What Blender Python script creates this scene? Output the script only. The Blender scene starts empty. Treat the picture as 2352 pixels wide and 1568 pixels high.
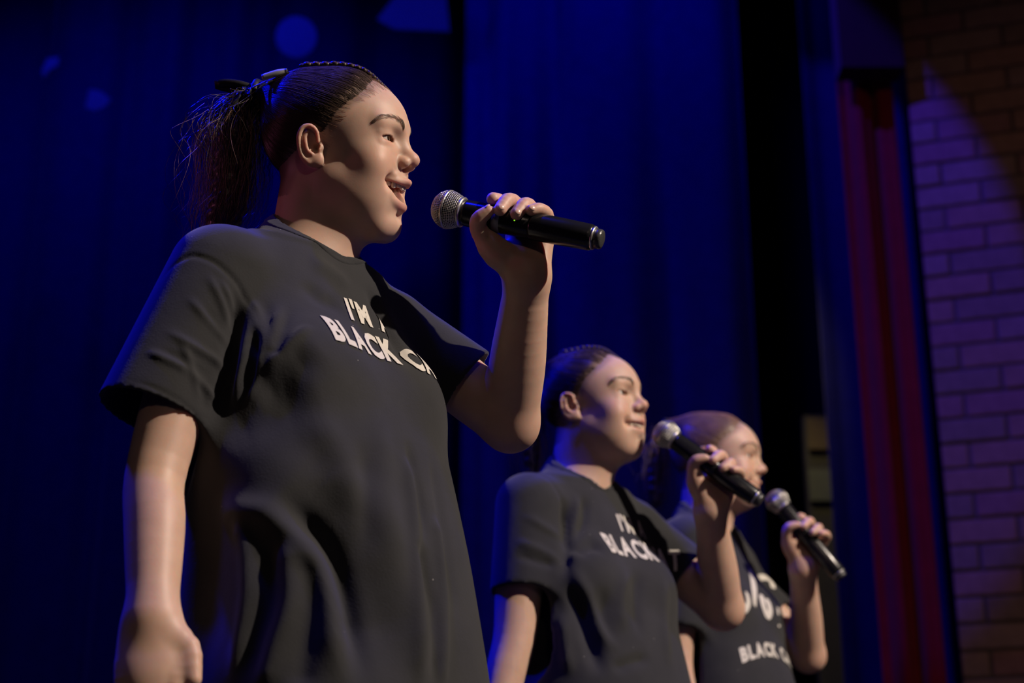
import bpy, bmesh, math, random
import numpy as np

ONLY = None          # build everything
rng = np.random.default_rng(7)
random.seed(7)
sc = bpy.context.scene
C = sc.collection

# ---------------------------------------------------------------- camera
FPX = 3680.0                      # focal length in pixels of a 2352 px wide frame
PITCH = math.radians(20.0)
CAM = np.array([0.0, 0.0, 0.37])
CR = np.array([1.0, 0.0, 0.0])
CU = np.array([0.0, -math.sin(PITCH), math.cos(PITCH)])
CD = np.array([0.0, math.cos(PITCH), math.sin(PITCH)])
cam_data = bpy.data.cameras.new('camera')
cam = bpy.data.objects.new('camera', cam_data)
C.objects.link(cam)
cam.location = CAM
cam.rotation_euler = (math.pi / 2 + PITCH, 0, 0)
cam_data.sensor_width = 36.0
cam_data.lens = FPX / 2352 * 36.0
cam_data.dof.use_dof = True
cam_data.dof.focus_distance = 2.04
cam_data.dof.aperture_fstop = 3.6
cam_data.clip_end = 60
sc.camera = cam

# ---------------------------------------------------------------- world, lights, exposure
world = bpy.data.worlds.new('world')
sc.world = world
world.use_nodes = True
world.node_tree.nodes['Background'].inputs[0].default_value = (0.05, 0.06, 0.28, 1)
world.node_tree.nodes['Background'].inputs[1].default_value = 0.02
sc.view_settings.view_transform = 'Standard'
sc.view_settings.look = 'None'
sc.view_settings.exposure = 0.0
sc.view_settings.gamma = 1.0
sc.view_settings.use_curve_mapping = False
sc.cycles.use_denoising = True
sc.cycles.max_bounces = 6


def spot(name, loc, target, watts, color, size_deg, blend=0.3, radius=0.08):
    d = bpy.data.lights.new(name, 'SPOT')
    d.energy = watts
    d.color = color
    d.spot_size = math.radians(size_deg)
    d.spot_blend = blend
    d.shadow_soft_size = radius
    o = bpy.data.objects.new(name, d)
    C.objects.link(o)
    o.location = loc
    v = np.array(target, float) - np.array(loc, float)
    from mathutils import Vector
    o.rotation_euler = Vector(v).to_track_quat('-Z', 'Y').to_euler()
    return o


WARM = (1.0, 0.84, 0.70)
BLUE = (0.0, 0.004, 1.0)
spot('key_spot', (4.85, -0.15, 4.75), (0.25, 2.6, 1.2), 2150, WARM, 32, 0.25, 0.05)
spot('fill_spot', (0.7, -4.6, 3.3), (0.1, 2.6, 1.1), 55, (1.0, 0.74, 0.58), 30, 0.4, 0.12)
spot('blue_back_spot', (-2.4, 3.4, 4.6), (-0.1, 2.2, 1.1), 1300, BLUE, 44, 0.5, 0.1)
spot('blue_top_spot', (-0.9, 1.4, 4.9), (0.2, 2.6, 1.1), 260, BLUE, 50, 0.5, 0.1)
spot('blue_wash_spot', (0.35, 4.9, 5.3), (0.38, 6.5, 2.2), 95, BLUE, 85, 0.9, 0.2)
spot('blue_left_wash_spot', (-1.7, 4.9, 5.3), (-1.6, 7.0, 2.0), 230, BLUE, 100, 0.9, 0.2)
spot('blue_wall_spot', (-0.6, 3.2, 4.8), (0.67, 5.08, 2.75), 420, (0.05, 0.02, 1.0), 32.5, 0.08, 0.04)
spot('pink_side_spot', (-3.2, 1.5, 1.5), (-0.43, 1.97, 1.20), 30, (0.9, 0.20, 0.42), 10, 0.6, 0.08)
spot('front_wash_spot', (2.2, -3.6, 3.4), (1.75, 5.0, 1.7), 140, (1.0, 0.56, 0.38), 27, 0.9, 0.15)
spot('added_post_spot', (0.72, 5.0, 3.3), (1.12, 5.75, 1.5), 50, (1.0, 0.80, 0.35), 26, 0.8, 0.05)  # added lamp, no visible source, brightens the post between the curtains


def unp(x, y, d):
    return CAM + d * (CD + CR * (x - 1176.0) / FPX + CU * (784.0 - y) / FPX)


def proj(p):
    q = np.asarray(p) - CAM
    d = q @ CD
    return np.stack([1176 + FPX * (q @ CR) / d, 784 - FPX * (q @ CU) / d], -1), d


# ---------------------------------------------------------------- node materials
def new_mat(name):
    m = bpy.data.materials.new(name)
    m.use_nodes = True
    nt = m.node_tree
    return m, nt, nt.nodes['Principled BSDF']


def simple_mat(name, col, rough=0.5, metal=0.0, noise=0.0, nscale=40.0, bump=0.0, bscale=200.0, sheen=0.0, coat=0.0, spec=0.5):
    m, nt, b = new_mat(name)
    b.inputs['Base Color'].default_value = (*col, 1)
    b.inputs['Roughness'].default_value = rough
    b.inputs['Metallic'].default_value = metal
    b.inputs['Specular IOR Level'].default_value = spec
    if sheen:
        b.inputs['Sheen Weight'].default_value = sheen
        b.inputs['Sheen Roughness'].default_value = 0.5
    if coat:
        b.inputs['Coat Weight'].default_value = coat
    tc = nt.nodes.new('ShaderNodeTexCoord')
    if noise:
        n = nt.nodes.new('ShaderNodeTexNoise')
        n.inputs['Scale'].default_value = nscale
        n.inputs['Detail'].default_value = 4
        nt.links.new(tc.outputs['Object'], n.inputs['Vector'])
        mx = nt.nodes.new('ShaderNodeMix')
        mx.data_type = 'RGBA'
        mx.inputs[6].default_value = (*[c * (1 - noise) for c in col], 1)
        mx.inputs[7].default_value = (*[min(1, c * (1 + noise)) for c in col], 1)
        nt.links.new(n.outputs['Fac'], mx.inputs[0])
        nt.links.new(mx.outputs[2], b.inputs['Base Color'])
    if bump:
        n2 = nt.nodes.new('ShaderNodeTexNoise')
        n2.inputs['Scale'].default_value = bscale
        n2.inputs['Detail'].default_value = 3
        nt.links.new(tc.outputs['Object'], n2.inputs['Vector'])
        bp = nt.nodes.new('ShaderNodeBump')
        bp.inputs['Strength'].default_value = bump
        bp.inputs['Distance'].default_value = 0.002
        nt.links.new(n2.outputs['Fac'], bp.inputs['Height'])
        nt.links.new(bp.outputs['Normal'], b.inputs['Normal'])
    return m


def attr_mat(name, rough, sss=0.0, bump=0.0, bscale=300.0, spec=0.4):
    """colour comes from the point attribute 'tint' (albedo of skin, lips, scalp)"""
    m, nt, b = new_mat(name)
    a = nt.nodes.new('ShaderNodeAttribute')
    a.attribute_name = 'tint'
    tc = nt.nodes.new('ShaderNodeTexCoord')
    n = nt.nodes.new('ShaderNodeTexNoise')
    n.inputs['Scale'].default_value = 45
    n.inputs['Detail'].default_value = 5
    nt.links.new(tc.outputs['Object'], n.inputs['Vector'])
    mr = nt.nodes.new('ShaderNodeMapRange')
    mr.inputs['To Min'].default_value = 0.86
    mr.inputs['To Max'].default_value = 1.12
    nt.links.new(n.outputs['Fac'], mr.inputs['Value'])
    mul = nt.nodes.new('ShaderNodeVectorMath')
    mul.operation = 'SCALE'
    nt.links.new(a.outputs['Color'], mul.inputs[0])
    nt.links.new(mr.outputs['Result'], mul.inputs['Scale'])
    nt.links.new(mul.outputs['Vector'], b.inputs['Base Color'])
    b.inputs['Roughness'].default_value = rough
    b.inputs['Specular IOR Level'].default_value = spec
    if sss:
        b.inputs['Subsurface Weight'].default_value = sss
        b.inputs['Subsurface Radius'].default_value = (1.0, 0.28, 0.14)
        b.inputs['Subsurface Scale'].default_value = 0.009
    if bump:
        n2 = nt.nodes.new('ShaderNodeTexNoise')
        n2.inputs['Scale'].default_value = bscale
        n2.inputs['Detail'].default_value = 3
        nt.links.new(tc.outputs['Object'], n2.inputs['Vector'])
        bp = nt.nodes.new('ShaderNodeBump')
        bp.inputs['Strength'].default_value = bump
        bp.inputs['Distance'].default_value = 0.0012
        nt.links.new(n2.outputs['Fac'], bp.inputs['Height'])
        nt.links.new(bp.outputs['Normal'], b.inputs['Normal'])
    return m


def shirt_mat():
    m, nt, b = new_mat('black_cotton')
    tc = nt.nodes.new('ShaderNodeTexCoord')
    n = nt.nodes.new('ShaderNodeTexNoise')
    n.inputs['Scale'].default_value = 14
    n.inputs['Detail'].default_value = 6
    nt.links.new(tc.outputs['Object'], n.inputs['Vector'])
    mx = nt.nodes.new('ShaderNodeMix')
    mx.data_type = 'RGBA'
    mx.inputs[6].default_value = (0.0145, 0.015, 0.0175, 1)
    mx.inputs[7].default_value = (0.032, 0.032, 0.034, 1)
    nt.links.new(n.outputs['Fac'], mx.inputs[0])
    # scattered white lint
    v = nt.nodes.new('ShaderNodeTexVoronoi')
    v.inputs['Scale'].default_value = 30
    nt.links.new(tc.outputs['Object'], v.inputs['Vector'])
    lt = nt.nodes.new('ShaderNodeMath')
    lt.operation = 'LESS_THAN'
    lt.inputs[1].default_value = 0.022
    nt.links.new(v.outputs['Distance'], lt.inputs[0])
    mx2 = nt.nodes.new('ShaderNodeMix')
    mx2.data_type = 'RGBA'
    mx2.inputs[7].default_value = (0.28, 0.27, 0.26, 1)
    nt.links.new(lt.outputs[0], mx2.inputs[0])
    nt.links.new(mx.outputs[2], mx2.inputs[6])
    nt.links.new(mx2.outputs[2], b.inputs['Base Color'])
    b.inputs['Roughness'].default_value = 0.9
    b.inputs['Specular IOR Level'].default_value = 0.25
    b.inputs['Sheen Weight'].default_value = 0.12
    b.inputs['Sheen Roughness'].default_value = 0.5
    n2 = nt.nodes.new('ShaderNodeTexNoise')
    n2.inputs['Scale'].default_value = 420
    n2.inputs['Detail'].default_value = 2
    nt.links.new(tc.outputs['Object'], n2.inputs['Vector'])
    bp = nt.nodes.new('ShaderNodeBump')
    bp.inputs['Strength'].default_value = 0.25
    bp.inputs['Distance'].default_value = 0.0012
    nt.links.new(n2.outputs['Fac'], bp.inputs['Height'])
    n3 = nt.nodes.new('ShaderNodeTexNoise')
    n3.inputs['Scale'].default_value = 26
    n3.inputs['Detail'].default_value = 3
    nt.links.new(tc.outputs['Object'], n3.inputs['Vector'])
    bp2 = nt.nodes.new('ShaderNodeBump')
    bp2.inputs['Strength'].default_value = 0.12
    bp2.inputs['Distance'].default_value = 0.006
    nt.links.new(n3.outputs['Fac'], bp2.inputs['Height'])
    nt.links.new(bp.outputs['Normal'], bp2.inputs['Normal'])
    nt.links.new(bp2.outputs['Normal'], b.inputs['Normal'])
    return m


M = {
    'skin': attr_mat('skin', 0.5, 0.6, 0.05, 500),
    'scalp': attr_mat('slicked_hair', 0.42, 0.0, 0.0, spec=0.35),
    'shirt': shirt_mat(),
    'print': simple_mat('white_print', (0.62, 0.58, 0.52), 0.7, noise=0.08, nscale=120),
    'trousers': simple_mat('black_trousers', (0.012, 0.012, 0.014), 0.9, noise=0.2),
    'shoe': simple_mat('black_shoe', (0.015, 0.015, 0.016), 0.45, noise=0.2),
    'hair': simple_mat('brown_hair', (0.050, 0.031, 0.019), 0.36, noise=0.35, nscale=30, spec=0.5),
    'hair_light': simple_mat('light_and_lit_hair', (0.24, 0.13, 0.075), 0.42, noise=0.35, nscale=30, spec=0.45),  # light hair; on the ponytail ends its colour stands in for falling light
    'brow': simple_mat('brow_hair', (0.085, 0.05, 0.032), 0.6, noise=0.2),
    'tooth': simple_mat('tooth_enamel', (0.78, 0.70, 0.58), 0.25, noise=0.06, nscale=150),
    'tongue': simple_mat('tongue', (0.42, 0.09, 0.08), 0.4, noise=0.2, nscale=200, bump=0.2),
    'sclera': simple_mat('sclera', (0.62, 0.56, 0.52), 0.15, noise=0.05, coat=0.5),
    'iris': simple_mat('brown_iris', (0.045, 0.022, 0.012), 0.1, noise=0.4, nscale=600, coat=1.0),
    'nail': simple_mat('fingernail', (0.60, 0.38, 0.31), 0.3, noise=0.05),
    'clip': simple_mat('grey_metal_clip', (0.50, 0.50, 0.48), 0.4, metal=0.5, noise=0.15, nscale=150),
    'bow': simple_mat('black_ribbon', (0.010, 0.010, 0.014), 0.5, noise=0.3),
    'mic_body': simple_mat('black_mic_plastic', (0.012, 0.012, 0.013), 0.22, noise=0.2, nscale=90, bump=0.04, bscale=900),
    'mic_grille': simple_mat('steel_grille', (0.62, 0.60, 0.57), 0.35, metal=0.9, noise=0.1),
    'mic_ring': simple_mat('satin_steel_ring', (0.60, 0.58, 0.55), 0.32, metal=0.9, noise=0.08),
    'mic_foam': simple_mat('dark_foam', (0.02, 0.02, 0.022), 0.95, noise=0.3, nscale=300),
    'mic_tape': simple_mat('grey_tape', (0.32, 0.32, 0.33), 0.6, noise=0.1),
    'mic_cap': simple_mat('dark_grey_cap', (0.05, 0.05, 0.05), 0.3, noise=0.2, bump=0.2, bscale=600),
    'ink': simple_mat('black_ink', (0.008, 0.008, 0.008), 0.6, noise=0.1),
}
mled, nt_, b_ = new_mat('green_led')
b_.inputs['Base Color'].default_value = (0.3, 0.9, 0.05, 1)
b_.inputs['Emission Color'].default_value = (0.35, 1.0, 0.03, 1)
b_.inputs['Emission Strength'].default_value = 0.9
M['led'] = mled


# ---------------------------------------------------------------- object helpers
def link_mesh(name, V, Fc, mat, parent=None, smooth=True, tint=None):
    me = bpy.data.meshes.new(name)
    V = np.asarray(V, np.float32)
    if isinstance(Fc, np.ndarray) and Fc.ndim == 2:
        n, k = Fc.shape
        me.vertices.add(len(V))
        me.vertices.foreach_set('co', V.ravel())
        me.loops.add(n * k)
        me.loops.foreach_set('vertex_index', Fc.astype(np.int32).ravel())
        me.polygons.add(n)
        me.polygons.foreach_set('loop_start', np.arange(0, n * k, k, dtype=np.int32))
        me.polygons.foreach_set('loop_total', np.full(n, k, np.int32))
        me.update(calc_edges=True)
    else:
        me.from_pydata([tuple(map(float, v)) for v in V], [], [tuple(int(i) for i in f) for f in Fc])
    me.polygons.foreach_set('use_smooth', np.full(len(me.polygons), smooth))
    if tint is not None:
        at = me.attributes.new('tint', 'FLOAT_COLOR', 'POINT')
        at.data.foreach_set('color', np.concatenate([tint, np.ones((len(tint), 1))], 1).astype(np.float32).ravel())
    me.materials.append(mat)
    o = bpy.data.objects.new(name, me)
    C.objects.link(o)
    if parent is not None:
        o.parent = parent
        if parent.type == 'EMPTY':
            o.matrix_parent_inverse = parent.matrix_basis.inverted()
    return o


def empty(name, loc, label, cat, group=None):
    o = bpy.data.objects.new(name, None)
    C.objects.link(o)
    o.location = loc
    o.empty_display_size = 0.1
    tag(o, label, cat, group)
    return o


def tag(o, label=None, cat=None, group=None, kind=None):
    if label: o['label'] = label
    if cat: o['category'] = cat
    if group: o['group'] = group
    if kind: o['kind'] = kind
    return o


def join_meshes(parts):
    V, Fc, n = [], [], 0
    for v, f in parts:
        V.append(np.asarray(v, float))
        Fc += [tuple(int(i) + n for i in q) for q in f]
        n += len(v)
    return np.concatenate(V), Fc


def lathe(profile, axis_o, axis_d, seg=48, up=(0, 0, 1)):
    """profile: list of (t along axis, radius)"""
    d = np.array(axis_d, float); d /= np.linalg.norm(d)
    a = np.cross(d, np.array(up, float)); a /= np.linalg.norm(a)
    b = np.cross(d, a)
    V, Fc = [], []
    for t, r in profile:
        for i in range(seg):
            th = 2 * math.pi * i / seg
            V.append(np.array(axis_o) + d * t + (a * math.cos(th) + b * math.sin(th)) * r)
    for j in range(len(profile) - 1):
        for i in range(seg):
            i2 = (i + 1) % seg
            Fc.append((j * seg + i, j * seg + i2, (j + 1) * seg + i2, (j + 1) * seg + i))
    Fc.append(tuple(range(seg))[::-1])
    Fc.append(tuple((len(profile) - 1) * seg + i for i in range(seg)))
    return np.array(V), Fc


def tubes(paths, radii, sides=3):
    """many thin strands as one array mesh. paths (n,m,3), radii (n,m) or (m,)"""
    P = np.asarray(paths, float)
    n, m, _ = P.shape
    R = np.broadcast_to(np.asarray(radii, float), (n, m))
    T = np.gradient(P, axis=1)
    T /= np.linalg.norm(T, axis=2, keepdims=True) + 1e-12
    ref = np.tile(np.array([0.31, 0.52, 0.79]), (n, m, 1))
    A = np.cross(T, ref); A /= np.linalg.norm(A, axis=2, keepdims=True) + 1e-12
    B = np.cross(T, A)
    th = 2 * np.pi * np.arange(sides) / sides
    V = P[:, :, None, :] + R[:, :, None, None] * (A[:, :, None, :] * np.cos(th)[None, None, :, None] + B[:, :, None, :] * np.sin(th)[None, None, :, None])
    idx = np.arange(n * m * sides).reshape(n, m, sides)
    a = idx[:, :-1, :]; b = np.roll(idx, -1, 2)[:, :-1, :]
    c = np.roll(idx, -1, 2)[:, 1:, :]; d = idx[:, 1:, :]
    Fq = np.stack([a, b, c, d], -1).reshape(-1, 4)
    return V.reshape(-1, 3), Fq


def catmull(pts, n):
    P = np.asarray(pts, float)
    P = np.concatenate([[2 * P[0] - P[1]], P, [2 * P[-1] - P[-2]]])
    s = np.linspace(0, len(P) - 3 - 1e-9, n)
    i = s.astype(int); t = (s - i)[:, None]
    p0, p1, p2, p3 = P[i], P[i + 1], P[i + 2], P[i + 3]
    return 0.5 * (2 * p1 + (p2 - p0) * t + (2 * p0 - 5 * p1 + 4 * p2 - p3) * t ** 2 + (3 * p1 - p0 - 3 * p2 + p3) * t ** 3)


# ---------------------------------------------------------------- signed distance modelling
BIG = 1e3


def smin(a, b, k):
    if k <= 0:
        return np.minimum(a, b)
    h = np.maximum(k - np.abs(a - b), 0) / k
    return np.minimum(a, b) - h * h * k * 0.25


class Field:
    """sum of shapes; each op is smooth union, subtraction, displacement or a nested field in its own frame"""

    def __init__(self):
        self.ops = []

    def u(self, fn, k=0.0):
        self.ops.append(('u', fn, k)); return self

    def s(self, fn, k=0.0):
        self.ops.append(('s', fn, k)); return self

    def disp(self, fn, reach):
        self.ops.append(('d', fn, reach)); return self

    def prep(self, cen, r, kpar=0.0):
        """note for every block (centres cen, half diagonal r) which ops can be left out"""
        self.skip = []
        ks = [kpar if o[0] == 'd' else max(o[2], kpar) for o in self.ops]
        for i in range(len(ks) - 2, -1, -1):
            ks[i] = max(ks[i], ks[i + 1])
        for (op, fn, k), kk in zip(self.ops, ks):
            if op == 'd':
                sk = np.array([fn.far(c, r) for c in cen]) if len(cen) else np.zeros(0, bool)
            else:
                sk = (fn.bound(cen) > 1.02 * r + 1.7 * kk) if hasattr(fn, 'bound') else (fn(cen) > 1.45 * r + 1.7 * kk)
            self.skip.append(sk)
            if isinstance(fn, (Field, Frame)):
                fn.prep(cen, r, kk)

    def __call__(self, P, b=None):
        d = np.full(len(P), BIG)
        for i, (op, fn, k) in enumerate(self.ops):
            if b is not None and self.skip[i][b]:
                continue
            if op == 'd':
                near = np.abs(d) < k
                if near.any():
                    d[near] -= fn(P[near])
                continue
            v = fn(P, b) if isinstance(fn, (Field, Frame)) else fn(P)
            if op == 'u':
                d = smin(d, v, k)
            else:
                d = -smin(-d, v, k)
        return d


class Frame:
    """nested field in a local frame (rows of Bm are the local axes in world), local unit = scale metres"""

    def __init__(self, field, origin, Bm, scale):
        self.f, self.o, self.B, self.s = field, np.asarray(origin, float), np.asarray(Bm, float), scale

    def to_local(self, P):
        return (P - self.o) @ self.B.T / self.s

    def to_world(self, P):
        return self.o + (np.asarray(P, float) * self.s) @ self.B

    def prep(self, cen, r, kpar=0.0):
        self.f.prep(self.to_local(cen), r / self.s, kpar / self.s)

    def __call__(self, P, b=None):
        return self.f(self.to_local(P), b) * self.s


def ell(c, r, R=None, sym=False):
    c = np.array(c, float); r = np.array(r, float)

    def fn(P):
        if sym:
            P = np.stack([P[:, 0], np.abs(P[:, 1]), P[:, 2]], 1)
        q = P - c
        if R is not None:
            q = q @ R.T
        k0 = np.linalg.norm(q / r, axis=1)
        k1 = np.linalg.norm(q / (r * r), axis=1)
        return np.where(k1 > 1e-9, k0 * (k0 - 1) / np.maximum(k1, 1e-9), -r.min())

    def bound(P):
        if sym:
            P = np.stack([P[:, 0], np.abs(P[:, 1]), P[:, 2]], 1)
        q = P - c
        if R is not None:
            q = q @ R.T
        return np.linalg.norm(np.maximum(np.abs(q) - r, 0), axis=1)
    fn.bound = bound
    return fn


def cone(a, b, ra, rb, sym=False):
    a = np.array(a, float); b = np.array(b, float); ba = b - a; L2 = ba @ ba

    def fn(P):
        if sym:
            P = np.stack([P[:, 0], np.abs(P[:, 1]), P[:, 2]], 1)
        pa = P - a
        h = np.clip(pa @ ba / L2, 0, 1)
        return np.linalg.norm(pa - h[:, None] * ba, axis=1) - (ra + (rb - ra) * h)
    return fn


def tube(pts, rs, sym=False, n=None, k=0.0):
    if n:
        rs = catmull(np.asarray(rs, float)[:, None], n)[:, 0]
        pts = catmull(pts, n)
    cs = [cone(pts[i], pts[i + 1], rs[i], rs[i + 1], sym) for i in range(len(pts) - 1)]

    def fn(P):
        d = cs[0](P)
        for f in cs[1:]:
            d = smin(d, f(P), k)
        return d
    return fn


def loft(levels):
    """levels rows: u, centre f, front radius, back radius, centre l, half width ; local (f,l,u)"""
    Lv = np.array(sorted(levels), float)

    def fn(P):
        u = P[:, 2]
        us = np.linspace(Lv[0, 0], Lv[-1, 0], 80)
        g = lambda i: np.interp(u, us, cubic[i])
        cf, rf, rb, cl, rl = g(0), g(1), g(2), g(3), g(4)
        x = P[:, 0] - cf
        rx = np.where(x > 0, rf, rb)
        y = P[:, 1] - cl
        qx, qy = x / rx, y / rl
        n_ = 2.3
        k0 = (np.abs(qx) ** n_ + np.abs(qy) ** n_) ** (1 / n_) + 1e-9
        k1 = np.sqrt((qx / rx) ** 2 + (qy / rl) ** 2) + 1e-9
        rr = np.sqrt(qx * qx + qy * qy) + 1e-9
        d = rr * (k0 - 1) / k1 / k0 * k0
        top = u - Lv[-1, 0]; bot = Lv[0, 0] - u
        return np.maximum(d, np.maximum(top, bot))
    us = np.linspace(Lv[0, 0], Lv[-1, 0], 80)
    cubic = []
    for i in range(1, 6):
        # smooth interpolation (linear then blurred)
        y = np.interp(us, Lv[:, 0], Lv[:, i])
        ker = np.hanning(15); ker /= ker.sum()
        yp = np.pad(y, 7, mode='reflect', reflect_type='odd')
        cubic.append(np.convolve(yp, ker, 'valid'))
    return fn


class Ridge:
    """raises (amp>0) or sinks (amp<0) the surface along a 3D polyline, fading at both ends"""

    def __init__(self, pts, amp, width, sharp=2.0, fade=0.25):
        self.P = np.asarray(pts, float); self.a = amp; self.w = width; self.sh = sharp; self.fd = fade
        self.c = self.P.mean(0); self.r = np.linalg.norm(self.P - self.c, axis=1).max() + width * 3

    def far(self, c, r):
        return np.linalg.norm(c - self.c) > self.r + r * 1.1

    def __call__(self, X):
        best = np.full(len(X), 1e9); tt = np.zeros(len(X)); m = len(self.P) - 1
        for i in range(m):
            a, b = self.P[i], self.P[i + 1]
            ba = b - a
            h = np.clip((X - a) @ ba / (ba @ ba + 1e-12), 0, 1)
            d = np.linalg.norm(X - a - h[:, None] * ba, axis=1)
            k = d < best
            best[k] = d[k]; tt[k] = (i + h[k]) / m
        e = np.clip(np.minimum(tt / self.fd, (1 - tt) / self.fd), 0, 1)
        e = e * e * (3 - 2 * e)
        return self.a * e * np.exp(-(best / self.w) ** self.sh)


def polygonize(field, lo, hi, h, B=16, slack=1.25):
    lo = np.asarray(lo, float); hi = np.asarray(hi, float)
    nb = np.maximum(1, np.ceil((hi - lo) / (h * B)).astype(int))
    N = nb * B + 4
    ii = np.stack(np.meshgrid(*[np.arange(n) for n in nb], indexing='ij'), -1).reshape(-1, 3)
    cen = lo + (ii * B + (B - 1) / 2.0) * h
    half = h * (B + 1) / 2 * math.sqrt(3)
    dv = np.concatenate([field(cen[i:i + 40000]) for i in range(0, len(cen), 40000)])
    ok = np.abs(dv) < slack * half + 1.5 * h
    act = ii[ok]
    nested = isinstance(field, (Field, Frame))
    if nested:
        field.prep(cen[ok], half)
    n = B + 2
    g = np.stack(np.meshgrid(*[np.arange(n)] * 3, indexing='ij'), -1)
    gf = g.reshape(-1, 3)
    vid, vpos, quads = [], [], []
    for bi, b in enumerate(act):
        base = b * B - 1
        P = lo + (base + gf) * h
        D = (field(P, bi) if nested else field(P)).reshape(n, n, n)
        ins = D < 0
        if ins.all() or not ins.any():
            continue
        acc = np.zeros((n - 1, n - 1, n - 1, 3)); cnt = np.zeros((n - 1, n - 1, n - 1))
        cr = []
        for a in range(3):
            s0 = [slice(None)] * 3; s1 = [slice(None)] * 3
            s0[a] = slice(0, -1); s1[a] = slice(1, None)
            d0, d1 = D[tuple(s0)], D[tuple(s1)]
            x = ins[tuple(s0)] != ins[tuple(s1)]
            t = np.where(x, d0 / np.where(x, d0 - d1, 1), 0)
            pos = g[tuple(s0)].astype(float)
            pos[..., a] += t
            pos = pos * x[..., None]
            o1, o2 = [q for q in range(3) if q != a]
            for sa in (slice(0, -1), slice(1, None)):
                for sb in (slice(0, -1), slice(1, None)):
                    ss = [slice(None)] * 3
                    ss[o1] = sa; ss[o2] = sb
                    acc += pos[tuple(ss)]; cnt += x[tuple(ss)]
            cr.append((x, ins[tuple(s0)]))
        cell = np.full((n - 1,) * 3, -1, np.int64)
        gi = np.argwhere(cnt > 0)
        G = gi + base + 1
        gid = (G[:, 0].astype(np.int64) * N[1] + G[:, 1]) * N[2] + G[:, 2]
        cell[tuple(gi.T)] = gid
        vid.append(gid)
        vpos.append(lo + (base + acc[tuple(gi.T)] / cnt[tuple(gi.T)][:, None]) * h)
        for a in range(3):
            x, i0 = cr[a]
            e = np.argwhere(x)
            ok = (e >= 1).all(1) & (e <= B).all(1)
            e = e[ok]
            if not len(e):
                continue
            o1, o2 = (a + 1) % 3, (a + 2) % 3
            def cc(q1, q2):
                w = e.copy(); w[:, o1] -= q1; w[:, o2] -= q2
                return cell[tuple(w.T)]
            q = np.stack([cc(1, 1), cc(0, 1), cc(0, 0), cc(1, 0)], 1)
            flip = ~i0[tuple(e.T)]
            q[flip] = q[flip][:, ::-1]
            quads.append(q)
    vid = np.concatenate(vid); vpos = np.concatenate(vpos); quads = np.concatenate(quads)
    uq, first = np.unique(vid, return_index=True)
    return vpos[first], np.searchsorted(uq, quads)


def trace(field, o, d, t0=0.0, t1=5.0):
    """march rays o + t d to the surface; returns points and hit mask"""
    o = np.atleast_2d(o); d = np.atleast_2d(d)
    o = np.broadcast_to(o, (max(len(o), len(d)), 3)); d = np.broadcast_to(d, o.shape)
    t = np.full(len(o), t0)
    for _ in range(70):
        v = field(o + t[:, None] * d)
        t = t + np.clip(v, -0.02, 0.5) * 0.7
        t = np.minimum(t, t1)
    p = o + t[:, None] * d
    return p, np.abs(field(p)) < 0.004


def trace_px(field, pts, t0=0.9):
    pts = np.asarray(pts, float)
    d = CD + (pts[:, :1] - 1176) / FPX * CR + (784 - pts[:, 1:2]) / FPX * CU
    d = d / np.linalg.norm(d, axis=1, keepdims=True)
    return trace(field, CAM, d, t0, 8.0)


def head_basis(yaw, pitch, roll):
    yaw, pitch, roll = map(math.radians, (yaw, pitch, roll))
    f = np.array([math.sin(yaw), -math.cos(yaw), 0]); u = np.array([0, 0, 1.0]); l = np.cross(u, f)
    f2 = f * math.cos(pitch) + u * math.sin(pitch); u2 = -f * math.sin(pitch) + u * math.cos(pitch)
    l3 = l * math.cos(roll) + u2 * math.sin(roll); u3 = -l * math.sin(roll) + u2 * math.cos(roll)
    return np.stack([f2, l3, u3])


def smooth01(x, a, b):
    t = np.clip((x - a) / (b - a), 0, 1)
    return t * t * (3 - 2 * t)


# ---------------------------------------------------------------- the stage
def box(c, s, R=None):
    R = np.eye(3) if R is None else R
    V = np.array([[x, y, z] for x in (-.5, .5) for y in (-.5, .5) for z in (-.5, .5)]) * np.array(s)
    V = np.array(c) + V @ R
    return V, [(0, 1, 3, 2), (4, 6, 7, 5), (0, 4, 5, 1), (2, 3, 7, 6), (0, 2, 6, 4), (1, 5, 7, 3)]


def curtain_mat(name, col):
    m = simple_mat(name, col, 0.85, noise=0.25, nscale=18, bump=0.3, bscale=160, sheen=0.15, spec=0.2)
    return m


M['floor'] = simple_mat('dark_stage_floor', (0.015, 0.014, 0.014), 0.6, noise=0.4, nscale=6)
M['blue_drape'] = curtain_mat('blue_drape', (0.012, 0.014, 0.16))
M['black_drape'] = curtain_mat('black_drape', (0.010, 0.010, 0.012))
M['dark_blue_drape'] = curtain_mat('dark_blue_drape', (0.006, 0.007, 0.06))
M['red_velvet'] = curtain_mat('red_velvet', (0.22, 0.006, 0.012))
M['pelmet'] = curtain_mat('dark_pelmet', (0.03, 0.008, 0.010))
M['olive'] = simple_mat('olive_paint', (0.04, 0.037, 0.018), 0.7, noise=0.3, nscale=9)
M['post_patch'] = simple_mat('pale_patch', (0.10, 0.11, 0.06), 0.6, noise=0.15)
M['ochre'] = simple_mat('dull_ochre', (0.12, 0.085, 0.03), 0.5, noise=0.2)
M['mortar'] = simple_mat('mortar', (0.10, 0.085, 0.075), 0.95, noise=0.3, nscale=60, bump=0.4)
M['panel'] = simple_mat('pale_panel', (0.30, 0.30, 0.34), 0.8, noise=0.15)
BR = [simple_mat('brick_%s' % n, c, 0.9, noise=0.3, nscale=30, bump=0.5, bscale=90) for n, c in
      (('tan', (0.28, 0.19, 0.15)), ('rose', (0.27, 0.15, 0.13)), ('umber', (0.23, 0.16, 0.12)), ('clay', (0.30, 0.18, 0.13)))]


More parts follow.
